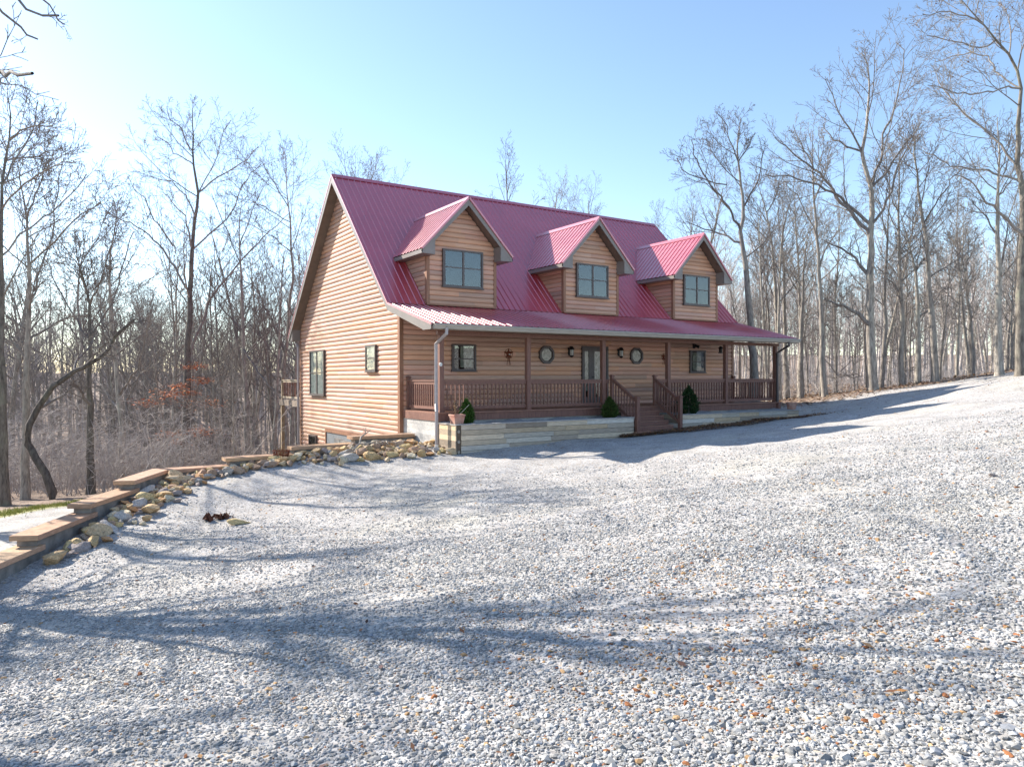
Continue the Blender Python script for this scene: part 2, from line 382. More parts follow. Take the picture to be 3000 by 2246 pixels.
# ------------------------------------------------------------------ the log house
S = 0.158; W_, D_, P_ = 15.17, 10.085, 2.21
ZB, ZR, YR, ZE, YE, OV = 3.28, 8.346, 5.0, 2.48, -2.94, 0.41
SL = (ZR-ZB)/YR
rng = random.Random(5)
def log_col(k=1.0):
    t = rng.random(); b = rng.uniform(.86, 1.14)*k
    c = [(0.57, 0.345, 0.235), (0.58, 0.345, 0.255), (0.54, 0.355, 0.265), (0.59, 0.34, 0.22), (0.50, 0.32, 0.245)][int(t*5)]
    return tuple(x*b for x in c)
PROF = [(0.0, -.9), (0.025, .25), (0.10, .60), (0.22, .83), (0.36, .96), (0.5, 1.0), (0.64, .96), (0.78, .83), (0.90, .60), (0.975, .25), (1.0, -.9)]
def log_wall(mb, ax, c, sgn, z0, z1, ext, amp=0.046, k=1.0, mi=0):
    """rows of half-round logs on the plane axis=c, running along the other horizontal axis; ext(z)->(a,b) or None"""
    i0 = math.floor((z0-1.0677)/S); i1 = math.ceil((z1-1.0677)/S)
    for i in range(i0, i1):
        zb = 1.0677+i*S
        e0 = ext(min(max(zb+S*.5, z0), z1))
        if e0 is None: continue
        cuts = [0.0]; L = max(e0[1]-e0[0], .01); p = rng.uniform(.6, 3.2)
        while p < L-.3: cuts.append(p/L); p += rng.uniform(1.8, 4.2)
        cuts.append(1.0)
        for s0, s1 in zip(cuts[:-1], cuts[1:]):
            col = log_col(k); prev = None
            for t, d in PROF:
                z = zb+t*S
                if z < z0-1e-6 or z > z1+1e-6:
                    z = min(max(z, z0), z1)
                e = ext(z)
                if e is None: prev = None; continue
                a = e[0]+(e[1]-e[0])*s0; b = e[0]+(e[1]-e[0])*s1
                off = c+sgn*amp*d
                cur = ((a, off, z), (b, off, z)) if ax == 1 else ((off, a, z), (off, b, z))
                if prev is not None: mb.quad(prev[0], prev[1], cur[1], cur[0], col=col, mi=mi)
                prev = cur
house = thing("log_house", (W_/2, D_/2, -1.0), "log-sided house with dark red metal roof, three dormers and a full-width front porch", "house")
def part(mb, name, mats, parent=None, **kw): return mb.build(name, mats, parent or house, **kw)

mb = MB(); log_wall(mb, 1, -.014, -1, -.05, 3.2, lambda z: (0.05, W_-.05), k=1.2); part(mb, "front_wall", M['log_x'])  # same siding as the gable, colour lightened to make up for porch shade
def gable_ext(z):
    if z <= ZB-.15: return (0.06, D_-.06)
    h = (z-ZB+.12)/SL
    return None if h > YR-.02 else (0.06+h, D_-.06-h)
mb = MB(); log_wall(mb, 0, -.014, -1, -2.6, 8.1, gable_ext, k=.94); part(mb, "gable_wall", M['log_y'])  # same siding as the front, colour toned down on this sunlit side
mb = MB()
mb.prism([(0.0, -3.0), (D_, -3.0), (D_, ZB-.2), (YR, ZR-.25), (0.0, ZB-.2)], 0, 0.0, W_); 
part(mb, "wall_core", M['trim'])
mb = MB()
for x0, x1, y0, y1 in ((-.07, .06, -.072, .0), (-.07, -.0, .002, .085), (W_-.06, W_+.07, -.072, 0), (-.07, 0., D_-.09, D_+.03)):
    mb = MB(); mb.box(x0, x1, y0, y1, -2.6 if y0 > 1 else -1.0, 2.95); part(mb, "corner_trim", M['trim'])

# ribbed roofing: sheet + ribs running down the slope
def ribbed(mb, p0, p1, q0, q1, pitch=0.229, rh=0.022, rw=0.03, off=0.1):
    """p0-p1 top edge, q0-q1 bottom edge (3-d). ribs run from top to bottom edge"""
    p0, p1, q0, q1 = map(Vector, (p0, p1, q0, q1)); n = (q0-p0).cross(p1-p0).normalized()
    if n.z < 0: n = -n
    L = (p1-p0).length; k = []; x = off
    k.append((0, 0))
    while x < L-.05:
        k += [(x-rw, 0), (x-rw*.45, rh), (x+rw*.45, rh), (x+rw, 0)]; x += pitch
    k.append((L, 0)); prev = None
    for a, h in k:
        t = a/L; P = p0.lerp(p1, t)+n*h; Q = q0.lerp(q1, t)+n*h
        if prev: mb.quad(prev[0], prev[1], Q, P)
        prev = (P, Q)
X0, X1 = -OV, W_+OV-.02
mb = MB(); ribbed(mb, (X0, YR, ZR), (X1, YR, ZR), (X0, 0.0, ZB), (X1, 0.0, ZB))
ribbed(mb, (X0, YR, ZR), (X1, YR, ZR), (X0, 10.56, ZR-5.56*SL), (X1, 10.56, ZR-5.56*SL))
ZBE = ZR-5.56*SL
part(mb, "roof", M['roof'])
mb = MB()   # roof thickness: underside + decking
mb.prism([(0.0, ZB-.03), (YR, ZR-.035), (10.55, ZBE-.03), (10.55, ZBE-.1), (YR, ZR-.12), (0.0, ZB-.12)], 0, X0+.02, X1-.02)
roofo = part(mb, "roof_deck", M['soffit'])
mb = MB(); cw = .14
for sg in (-1, 1):
    mb.quad((X0-.01, YR, ZR+.045), (X1+.01, YR, ZR+.045), (X1+.01, YR+sg*cw, ZR+.04-cw*SL), (X0-.01, YR+sg*cw, ZR+.04-cw*SL))
mb.build("ridge_cap", M['roof'], house)
# rake boards on both gable ends (white-lit taupe metal with a red edge) + soffits
def rake(x, sgn):
    a, b = (x, x+sgn*.025)
    m1 = MB(); lo = .24
    m1.prism([(0.0, ZB-.005), (YR, ZR-.005), (10.56, ZBE-.005), (10.56, ZBE-lo), (YR, ZR-lo*1.2), (0.0, ZB-lo)], 0, min(a, b), max(a, b))
    m1.prism([(0.0, ZB-.005), (0.0, ZB-lo), (YE+.52, ZE-.15), (YE+.52, ZE-.17), (YE+.02, ZE-.17), (YE, ZE-.005)], 0, min(a, b), max(a, b))
    part(m1, "rake_board", M['fascia'])
    m3 = MB()     # red drip edge
    c, d = (x-sgn*.01, x+sgn*.035)
    m3.prism([(0.0, ZB+.01), (YR, ZR+.02), (10.57, ZBE+.01), (10.57, ZBE-.05), (YR, ZR-.045), (0.0, ZB-.05)], 0, min(c, d), max(c, d))
    m3.prism([(0.0, ZB+.012), (0.0, ZB-.05), (YE, ZE-.05), (YE, ZE+.012)], 0, min(c, d), max(c, d))
    part(m3, "drip_edge", M['roof'])
    m2 = MB()
    xi = 0.0 if sgn < 0 else W_
    for (ya, za), (yb, zb) in (((0, ZB), (YR, ZR)), ((YR, ZR), (10.5, ZBE+.06))):
        n = 26
        for i in range(n):      # ribbed soffit panels
            t0, t1 = i/n, (i+.93)/n; y0, y1 = ya+(yb-ya)*t0, ya+(yb-ya)*t1; z0, z1 = za+(zb-za)*t0-.2, za+(zb-za)*t1-.2
            m2.quad((x, y0, z0), (xi, y0, z0), (xi, y1, z1), (x, y1, z1))
        m2.quad((x, ya, za-.185), (xi, ya, za-.185), (xi, yb, zb-.185), (x, yb, zb-.185))
    part(m2, "soffit", M['soffit'])
rake(X0, -1); rake(X1, 1)
mb = MB()
mb.prism([(10.56, ZBE-.01), (10.56, ZBE-.16), (D_-.02, ZBE-.16), (D_-.02, ZBE+.40), (10.2, ZBE+.2)], 0, X0+.01, 0.0)
mb.box(X0+.01, X1-.01, 10.55, 10.575, ZBE-.16, ZBE-.01)
mb.box(0, X1-.01, D_-.02, 10.55, ZBE-.155, ZBE-.13)
part(mb, "eave_box", M['fascia'])

# porch roof
mb = MB(); ribbed(mb, (X0, 0.03, ZB-.012), (X1, 0.03, ZB-.012), (X0, YE, ZE), (X1, YE, ZE))
part(mb, "porch_roof", M['roof'])
mb = MB(); mb.prism([(0.0, ZB-.04), (YE+.01, ZE-.03), (YE+.01, ZE-.10), (0.0, ZB-.115)], 0, X0+.03, X1-.03); mb.box(X0+.05, X1-.04, YE+.03, YE+.5, ZE-.155, ZE-.14)
part(mb, "porch_ceiling", M['soffit'])
mb = MB(); mb.box(0.12, 15.28, -P_-.06, -P_+.06, 2.2, 2.31); part(mb, "porch_beam", M['post'])
mb = MB(); gp = [(YE-.005, ZE-.02), (YE-.115, ZE-.02), (YE-.125, ZE-.05), (YE-.085, ZE-.12), (YE-.08, ZE-.15), (YE-.005, ZE-.15)]
mb.prism(gp, 0, X0+.04, X1+.03); mb.box(X0+.03, X1+.02, YE-.004, YE+.02, ZE-.17, ZE-.03)
part(mb, "gutter", M['gutter'])
mb = MB()
def spout(mb, pts, w1=.075, w2=.055):
    mb.tube(pts, w1*.66, 8)
ds1 = [(0.0, -3.02, 2.36), (0.0, -3.02, 2.2), (-.02, -2.42, 1.93), (-.02, -2.42, 0.25), (-.1, -2.60, 0.05), (-.1, -2.60, -.95)]
spout(mb, ds1); part(mb, "downspout", M['spout'])
mb = MB(); spout(mb, [(14.88, -3.02, 2.34), (14.88, -3.02, 2.2), (15.1, -2.34, 1.95), (15.1, -2.34, -.3)]); part(mb, "downspout", M['frame'])
mb = MB(); spout(mb, [(-.16, 10.3, 2.5), (-.16, 10.05, 2.3), (-.16, 10.05, -2.4)]); part(mb, "downspout", M['spout'])
mb = MB(); mb.tube([(-.1, -2.6, -.88), (-.1, -2.6, -1.02), (-.32, -2.8, -1.1)], .06, 8); mb.tube([(-.1, -2.6, -.98), (.02, -2.62, -.98)], .058, 8)
part(mb, "drain_elbow", M['white'])

# porch floor, skirting, posts, rails
PX = [0.24, 3.24, 6.24, 9.22, 12.22, 15.12]
mb = MB()
yb = 0.0
while yb > -2.33:
    mb.box(0.03, 15.3, yb-.136, yb-.004, -.035, 0.0); yb -= .14
mb.box(.0, 15.33, -2.40, -2.33, -.035, .0)
part(mb, "porch_floor", M['deck'])
mb = MB(); mb.box(.03, 15.3, -2.35, -2.31, -.245, -.036); mb.box(.03, .07, -2.31, -.03, -.245, -.036); mb.box(15.26, 15.3, -2.31, 0, -.245, -.036)
part(mb, "rim_board", M['post'])
mb = MB(); r2 = random.Random(3)
for k in range(7):
    z1 = -.245-.14*k
    c = [.62*r2.uniform(.85, 1.1)]*3
    mb.box(.06, .085, -2.28, -.02, z1-.137, z1, col=(c[0], c[0]*.97, c[0]*.92))
    x = .06
    while x < 15.25:
        x2 = min(x+r2.uniform(2, 3.6), 15.27); c = [.5*r2.uniform(.8, 1.1)]*3
        mb.box(x, x2-.004, -2.30, -2.28, z1-.137, z1, col=(c[0], c[0]*.98, c[0]*.95)); x = x2
mb.box(.09, 15.2, -2.27, -.05, -1.6, -.25, col=(.2, .2, .2))
part(mb, "skirting", M['skirt'])
for x in PX:
    mb = MB(); mb.box(x-.07, x+.07, -P_-.07, -P_+.07, 0.001, 2.2); mb.box(x-.085, x+.085, -P_-.085, -P_+.085, 0.001, .05)
    if x == PX[-1]: mb.box(x-.08, x+.08, -P_-.22, -P_-.07, -.45, 0.0)
    part(mb, "porch_post", M['post'], bevel=.006)
BAL = {}
def railing(p, q, z=0.0, spacing=.136, ends=0.0, name="railing", h=.92, m=None):
    p, q = Vector(p), Vector(q); L = (q-p).length; t = (q-p)/L
    mb = MB(); mb.beam(p+Vector((0, 0, z+h-.02)), q+Vector((0, 0, z+h-.02)), .09, .04)
    mb.beam(p+Vector((0, 0, z+h-.085)), q+Vector((0, 0, z+h-.085)), .04, .08)
    ro = part(mb, name, m or M['post'])
    mb = MB(); mb.beam(p+Vector((0, 0, z+.115)), q+Vector((0, 0, z+.115)), .04, .085); mb.build("bottom_rail", m or M['post'], ro)
    n = max(1, round(L/spacing)-1)
    if h not in BAL:
        b = MB(); c_ = .017
        b.box(-c_, c_, -c_, c_, .158, h-.125)
        b.box(-c_-.004, c_+.004, -c_-.004, c_+.004, .158, .25); b.box(-c_-.004, c_+.004, -c_-.004, c_+.004, h-.25, h-.125)
        bo = b.build("baluster", M['post']); BAL[h] = bo.data; bpy.data.objects.remove(bo)
    for i in range(n):
        c = p+t*(L*(i+1)/(n+1)); o = bpy.data.objects.new("baluster", BAL[h]); COL.objects.link(o); o.parent = ro
        o.location = (c.x, c.y, z)
    return ro
for a, b in ((PX[0]+.07, PX[1]-.07), (PX[1]+.07, PX[2]-.07), (PX[2]+.07, 6.5), (8.55, PX[3]-.07), (PX[3]+.07, PX[4]-.07), (PX[4]+.07, PX[5]-.07)):
    railing((a, -P_, 0), (b, -P_, 0))
railing((.2, -.2, 0), (.2, -P_+.07, 0)); railing((15.12, -.2, 0), (15.12, -P_+.07, 0))
def newel(x, y, z0, z1, w=.10, ball=False):
    mb = MB(); mb.box(x-w/2, x+w/2, y-w/2, y+w/2, z0, z1-.05)
    mb.box(x-w/2-.02, x+w/2+.02, y-w/2-.02, y+w/2+.02, z1-.05, z1-.015); mb.box(x-w/2, x+w/2, y-w/2, y+w/2, z1-.015, z1+.012)
    return part(mb, "newel_post", M['post'], bevel=.008)
newel(.2, -.14, .001, 1.03); newel(15.12, -.14, .001, 1.03)
newel(6.56, -2.3, .001, 1.06); newel(8.49, -2.3, .001, 1.06)
# stairs
stair = MB(); TR = [(-.15, -2.62), (-.30, -2.84), (-.45, -3.06), (-.60, -3.28), (-.745, -3.50)]
yprev = -2.41
for z, y in TR:
    stair.box(6.66, 8.42, y, yprev+.02, z-.035, z); stair.box(6.68, 8.40, yprev+.0, yprev+.018, z+.004, z+.105, mi=1); yprev = y
for x in (6.62, 8.43): stair.prism([(-2.36, -.2), (-3.3, -.82), (-3.3, -.95), (-3.1, -.95), (-2.36, -.45)], 0, x, x+.04)
stair.box(6.58, 8.66, -3.52, -3.24, -.80, -.752); stair.box(6.58, 8.66, -3.50, -3.26, -1.0, -.801)
stairo = part(stair, "porch_steps", [M['deck'], M['post']])
newel(6.70, -3.36, -.76, .36, .12); newel(8.63, -3.36, -.76, .36, .12)
for x0, x1 in ((6.56, 6.70), (8.49, 8.63)):
    mb = MB(); p, q = Vector((x0, -2.35, .93)), Vector((x1, -3.30, .27))
    mb.beam(p, q, .09, .045); mb.beam(p-Vector((0, 0, .06)), q-Vector((0, 0, .06)), .04, .06); mb.beam(p-Vector((0, 0, .78)), q-Vector((0, 0, .78)), .04, .09)
    ro = part(mb, "stair_rail", M['post'])
    for i in range(7):
        t = (i+1)/8; c = p.lerp(q, t); b = MB(); b.box(c.x-.017, c.x+.017, c.y-.017, c.y+.017, c.z-.75, c.z-.08); b.build("baluster", M['post'], ro)

# windows
def window(name, ax, c, sgn, a0, a1, z0, z1, sashes=1, parent=None, curtain=None, split=.5, fw=.055):
    """double-hung window standing proud of the plane ax=c. a0..a1 along the wall"""
    def B(mb, a, b, d0, d1, zz0, zz1, mi=0):
        d0 += .022 if d0 > .005 else 0; d1 += .022
        lo, hi = sorted((c+sgn*d0, c+sgn*d1))
        if ax == 1: mb.box(a, b, lo, hi, zz0, zz1, mi=mi)
        else: mb.box(lo, hi, a, b, zz0, zz1, mi=mi)
    mb = MB(); d = .075
    B(mb, a0, a0+fw, .0, d, z0, z1); B(mb, a1-fw, a1, 0, d, z0, z1); B(mb, a0+fw, a1-fw, 0, d, z1-fw, z1); B(mb, a0+fw, a1-fw, 0, d, z0, z0+fw)
    B(mb, a0+fw, a1-fw, 0, .034, z0+fw, z1-fw, mi=1)
    B(mb, a0-.03, a1+.03, .01, d+.02, z0-.035, z0-.002)
    n = sashes; wd = (a1-a0-2*fw)/n; zm = z0+(z1-z0)*split
    for i in range(n):
        l, r_ = a0+fw+wd*i, a0+fw+wd*(i+1)
        if i: B(mb, l-.035, l+.035, .0, d-.004, z0+fw, z1-fw)
        B(mb, l+.03, r_-.03, .045, d-.012, zm-.018, zm+.018)
        for q in (l+.012, r_-.034): B(mb, q, q+.022, .036, .06, z0+fw, z1-fw)
    wo = mb.build(name, [M['frame'], M['dark']], parent or house)
    if parent is None: pass
    g = MB()
    B(g, a0+fw+.002, a1-fw-.002, .05, .054, z0+fw+.002, z1-fw-.002)
    if curtain is not None:
        k = MB(); lo, hi, zl, zh = curtain
        aa, bb = a0+fw+(a1-a0-2*fw)*lo, a0+fw+(a1-a0-2*fw)*hi; zz = z0+fw+(z1-z0-2*fw)*zl; zt = z0+fw+(z1-z0-2*fw)*zh
        nf = 24
        for i in range(nf):
            t0, t1 = aa+(bb-aa)*i/nf, aa+(bb-aa)*(i+1)/nf; o0, o1 = .064+.004*math.sin(i*2.1), .064+.004*math.sin((i+1)*2.1)
            if ax == 1: k.quad((t0, c+sgn*o0, zz), (t1, c+sgn*o1, zz), (t1, c+sgn*o1, zt), (t0, c+sgn*o0, zt))
            else: k.quad((c+sgn*o0, t0, zz), (c+sgn*o1, t1, zz), (c+sgn*o1, t1, zt), (c+sgn*o0, t0, zt))
        k.build("curtain", M['curtain'] if ax == 0 else M['bright_backing'], wo if parent is None else parent)
    g.build("pane", M['glass'], wo if parent is None else parent)
    return wo
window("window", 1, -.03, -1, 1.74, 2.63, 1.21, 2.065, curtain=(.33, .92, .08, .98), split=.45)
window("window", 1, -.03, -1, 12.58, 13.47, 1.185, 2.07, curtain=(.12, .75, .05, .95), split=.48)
window("window", 0, -.03, -1, 6.885, 8.63, .311, 2.08, sashes=2, curtain=(0, 1, 0, 1), split=.5)
window("window", 0, -.03, -1, 1.74, 2.61, 1.206, 2.077, curtain=(0, 1, .0, 1), split=.5)
window("basement_window", 0, -.03, -1, 7.88, 8.82, -2.2, -1.31)
mb = MB(); mb.box(-.12, .0, 6.68, 6.78, -3.0, -.98); mb.box(-.12, 0, 3.4, 3.5, -3.0, -.98); mb.box(-.12, 0, 3.5, 6.68, -1.08, -.98)
bd = part(mb, "basement_door", M['trim'])
mb = MB()
for k in range(4): mb.box(-.085, -.07, 3.5, 6.68, -3.0+k*.5, -2.51+k*.5)
mb.build("door_panel", mat('grey_door', (.2, .21, .22), .5), bd)
def octagon(cx, cz):
    mb = MB(); n = 8; ro, ri = .335, .255
    P = lambda r_, k, y: (cx+r_*math.cos(2*math.pi*(k+.5)/n), y, cz+r_*math.sin(2*math.pi*(k+.5)/n))
    for k in range(n):
        mb.quad(P(ro, k, -.13), P(ro, k+1, -.13), P(ri, k+1, -.13), P(ri, k, -.13)); mb.quad(P(ro, k, -.02), P(ro, k+1, -.02), P(ro, k+1, -.13), P(ro, k, -.13)); mb.quad(P(ri, k, -.13), P(ri, k+1, -.13), P(ri, k+1, -.085), P(ri, k, -.085))
    mb.quad(*[P(ri, k, -.085) for k in range(n)], mi=1)
    o = part(mb, "octagonal_window", [M['frame'], M['dark']])
    k_ = MB(); k_.quad(*[P(ri*.86, k, -.088) for k in range(n)]); k_.build("bright_backing", M['bright_backing'], o)  # added pale panel, its colour stands for a bright reflection in the glass
    g = MB(); g.quad(*[P(ri-.002, k, -.095) for k in range(n)]); g.build("pane", M['glass'], o)
octagon(5.485, 1.78); octagon(9.70, 1.80)
# front door: two glazed leaves
mb = MB(); mb.box(7.05, 7.12, -.13, 0, 0.001, 2.12); mb.box(8.2, 8.27, -.13, 0, .001, 2.12); mb.box(7.12, 8.2, -.13, 0, 2.04, 2.12); mb.box(7.12, 8.2, -.12, 0, .001, .03)
do = part(mb, "front_door", M['frame'])
mb = MB(); mb.box(7.12, 8.2, -.075, -.07, .03, 2.04, mi=1)
for a, b in ((7.12, 7.17), (7.36, 7.62), (8.14, 8.2)): mb.box(a, b, -.11, -.076, .03, 2.04)
mb.box(7.17, 7.36, -.11, -.076, .03, .28); mb.box(7.17, 7.36, -.11, -.076, 1.94, 2.04); mb.box(7.62, 8.14, -.11, -.076, .03, .28); mb.box(7.62, 8.14, -.11, -.076, 1.94, 2.04)
mb.build("door_leaf", [M['frame'], M['dark']], do)
mb = MB(); mb.box(7.17, 7.36, -.094, -.09, .28, 1.94); mb.box(7.62, 8.14, -.094, -.09, .28, 1.94); mb.build("pane", M['glass'], do)
mb = MB(); mb.box(7.172, 7.358, -.085, -.08, .5, 1.93); mb.box(7.622, 8.138, -.085, -.08, .7, 1.93); mb.build("bright_backing", M['bright_backing'], do)  # added pale panels, their colour stands for light reflected and seen through
mb = MB(); mb.tube([(7.58, -.11, 1.0), (7.58, -.16, 1.0), (7.48, -.16, 1.0)], .012, 6); mb.build("handle", M['black'], do)

# dormers
def dormer(xc):
    xl, xr = xc-1.246, xc+1.246; zt = 4.93; pk = 6.72; hw = 1.66; ze = 4.965; yf = -.5; k = (pk-ze)/hw
    bd_ = MB(); bd_.prism([(xc-1.22, ZB), (xc+1.22, ZB), (xc+1.22, 4.85), (xc, 6.4), (xc-1.22, 4.85)], 1, .0, 1.2)
    d = part(bd_, "dormer", M['trim'])
    mb = MB()
    def e(z):
        if z < 4.9: return (xl+.05, xr-.05)
        h = (pk-.17-z)/k; return None if h < .02 else (max(xl+.05, xc-h), min(xr-.05, xc+h))
    log_wall(mb, 1, -.02, -1, ZB+.03, 6.5, e, k=1.0)
    mb.quad((xl, -.018, ZB), (xr, -.018, ZB), (xr, -.018, 4.9), (xc, -.018, pk-.1), (xl, -.018, 4.9), col=(.3, .18, .11))
    mb.build("front_wall", M['log_x'], d)
    for x, sg in ((xl, -1), (xr, 1)):
        mb = MB(); log_wall(mb, 0, x, sg, ZB+.03, 4.93, lambda z: (0.0, (z-ZB)/SL+.02), amp=.036); mb.build("side_wall", M['log_y'], d)
        mb = MB(); lo, hi = sorted((x+sg*.045, x-sg*.06)); mb.box(lo, hi, -.08, -.015, ZB+.052, 4.9)
        lo, hi = sorted((x+sg*.045, x)); mb.box(lo, hi, -.014, .05, ZB+.07, 4.8); mb.build("corner_trim", M['trim'], d)
    mb = MB(); mb.box(xl-.03, xr+.03, -.085, -.02, ZB-.0, ZB+.05); mb.build("base_trim", M['trim'], d)
    mb = MB()
    ribbed(mb, (xc, yf, pk), (xc, 3.4, pk), (xc-hw, yf, ze), (xc-hw, 3.4, ze), off=.12)
    ribbed(mb, (xc, yf, pk), (xc, 3.4, pk), (xc+hw, yf, ze), (xc+hw, 3.4, ze), off=.12)
    for sg in (-1, 1):
        mb.quad((xc, yf-.01, pk+.045), (xc, 3.38, pk+.045), (xc+sg*.13, 3.38, pk+.035-.13*k), (xc+sg*.13, yf-.01, pk+.035-.13*k))
        mb.beam((xc+sg*.0, yf-.012, pk-.005), (xc+sg*hw, yf-.012, ze-.005), .06, .06, up=(0, 1, 0))   # red drip edge
    mb.build("roof", M['roof'], d)
    mb = MB()
    for sg in (-1, 1):
        X = lambda t: xc+sg*t
        mb.prism([(X(0), pk-.04), (X(hw), ze-.04), (X(hw), ze-.12), (X(hw-.05), ze-.15), (X(0), pk-.25)], 1, yf, yf+.03)       # rake board
        mb.prism([(X(hw-.024), ze-.05), (X(hw-.024), ze-.149), (X(1.20), ze-.16), (X(1.20), ze+.32)], 1, yf+.005, -.02)                # boxed return
        xe, xi = X(hw), X(1.25)
        mb.box(min(xe, xe-sg*.02), max(xe, xe-sg*.02), yf, 1.62, ze-.15, ze-.03)                                            # eave fascia
        mb.box(min(xe-sg*.02, xi), max(xe-sg*.02, xi), -.02, 1.5, ze-.145, ze-.13)
    mb.build("fascia", M['fascia'], d)
    mb = MB()
    for sg in (-1, 1):
        mb.quad((xc, yf+.03, pk-.13), (xc+sg*1.62, yf+.03, ze-.09), (xc+sg*1.62, 0.0, ze-.09), (xc, 0.0, pk-.13))
    mb.build("soffit", M['soffit'], d)
    window("window", 1, -.05, -1, xc-.74, xc+.74, 3.895, 5.09, sashes=2, parent=d, curtain=(.0, 1, .45, 1) if xc > 1e9 else None, split=.52)
    return d
for xc in (2.15, 7.53, 12.95): dormer(xc)

# back deck seen past the left rear corner
mb = MB(); mb.box(.1, 6, 10.12, 13.9, -.035, .0); mb.box(.1, 6, 13.86, 13.9, -.27, -.036); mb.box(.1, .14, 10.12, 13.86, -.27, -.036)
bk = part(mb, "back_deck", mat_noise('weathered_deck', (.22, .17, .13), (.33, .26, .2), (1, 6, 6), 4, .7))
for x, y in ((.2, 13.7), (.2, 10.35), (5.8, 13.7)):
    mb = MB(); mb.box(x-.07, x+.07, y-.07, y+.07, -4.5, -.27); mb.box(x-.05, x+.05, y-.05, y+.05, 0.001, 1.0); mb.build("deck_post", mat_noise('pale_post', (.3, .22, .14), (.42, .33, .22), (4, 4, 1), 4, .7), bk)
railing((.2, 10.3, 0), (.2, 13.7, 0), spacing=.26, m=M['pale']); railing((.2, 13.7, 0), (5.8, 13.7, 0), spacing=.3, m=M['pale'])

# ------------------------------------------------------------------ things on and at the house
def lantern(x, z, label):
    t = thing("wall_lantern", (x, -.06, z-.2), label, "lantern", "lanterns beside the front door")
    mb = MB(); mb.box(x-.05, x+.05, -.06, -.03, z-.12, z+.16); mb.tube([(x, -.05, z+.1), (x, -.13, z+.2), (x, -.2, z+.17)], .014, 6)
    mb.lathe((x, -.2, z), [(.002, .21), (.05, .19), (.11, .1), (.115, .085), (.085, .08)], 8); mb.lathe((x, -.2, z), [(.075, -.12), (.085, -.13), (.06, -.17), (.012, -.2)], 8)
    for k in range(6):
        a = 2*math.pi*k/6; mb.tube([(x+.08*math.cos(a), -.2+.08*math.sin(a), z+.08), (x+.075*math.cos(a), -.2+.075*math.sin(a), z-.12)], .006, 4)
    mb.build("body", M['black'], t)
    mb = MB(); mb.lathe((x, -.2, z), [(.07, .08), (.074, 0), (.066, -.12)], 12); mb.build("glass", mat('lamp_glass', (.5, .5, .48), .12, .6), t)
lantern(6.5, 1.89, "black wall lantern between the left octagonal window and front door")
lantern(8.83, 1.90, "black wall lantern between the stair opening and right octagonal window")
def star(x, z, s, label):
    t = thing("star_ornament", (x, -.06, z), label, "wall ornament")
    mb = MB()
    for k in range(5):
        a = math.pi/2+2*math.pi*k/5; b = a+math.pi/5; c = a-math.pi/5
        o = (x, -.10, z); T = (x+s*math.cos(a), -.07, z+s*math.sin(a))
        for q, fl in ((b, 0), (c, 1)):
            I = (x+.4*s*math.cos(q), -.065, z+.4*s*math.sin(q)); mb.quad(*((o, T, I) if fl else (o, I, T)))
    for k in range(16):
        a = 2*math.pi*k/16; a2 = 2*math.pi*(k+1)/16; mb.tube([(x+.8*s*math.cos(a), -.07, z+.8*s*math.sin(a)), (x+.8*s*math.cos(a2), -.07, z+.8*s*math.sin(a2))], .008, 4)
    for dx in (-.04, .02, .05): mb.tube([(x+dx*.4, -.07, z-.4*s), (x+dx, -.06, z-s*1.2), (x+dx*1.6, -.07, z-s*1.9)], .009, 4)
    mb.build("star", M['rust'], t)
    mb = MB(); mb.lathe((x, -.12, z-.02), [(.001, -.035), (.025, -.025), (.036, 0), (.025, .025), (.001, .035)], 10); mb.build("ball", M['silver'], t, smooth=True)
star(3.92, 1.79, .2, "rusty metal star ornament with a shiny ball and hanging tails")
star(11.16, 1.79, .16, "small rusty star ornament mostly hidden behind a porch post")
t = thing("flood_light", (12.38, -.6, 2.25), "dark double flood light under the porch ceiling above a window", "flood light")
mb = MB(); mb.lathe((12.38, -.5, 2.25), [(.07, .08), (.07, .03), (.02, .02)], 10)
mb.build("mount", M['black'], t)
for s in (-1, 1):
    mb = MB(); mb.tube([(12.38+s*.03, -.5, 2.27), (12.38+s*.09, -.56, 2.22), (12.38+s*.14, -.64, 2.17)], [.03, .05, .065], 10); mb.build("lamp_head", M['black'], t)
t = thing("bird_feeder", (14.5, -1.0, 2.0), "small dark feeder hanging beside the second porch post from right", "bird feeder")
mb = MB(); mb.lathe((13.35, -1.0, 2.0), [(.002, .22), (.05, .2), (.11, .13), (.07, .12), (.065, -.02), (.1, -.04), (.1, -.06), (.002, -.07)], 12); mb.tube([(13.35, -1, 2.2), (13.35, -1, 2.33)], .004, 4)
o = mb.build("feeder_body", M['black'], t, smooth=False)
o2 = MB(); o2.box(.33, .345, -2.2, -2.13, .98, 1.1); 
mb = MB()
for k in range(4):
    a = math.pi/4+k*math.pi/2; mb.tube([(.19+.04*math.cos(a), -2.292, 1.36+.05*math.sin(a)), (.19, -2.296, 1.36)], [.035, .02], 6)
tag(mb.build("white_bow", M['white']), "small white bow tied on the leftmost porch post", "bow")

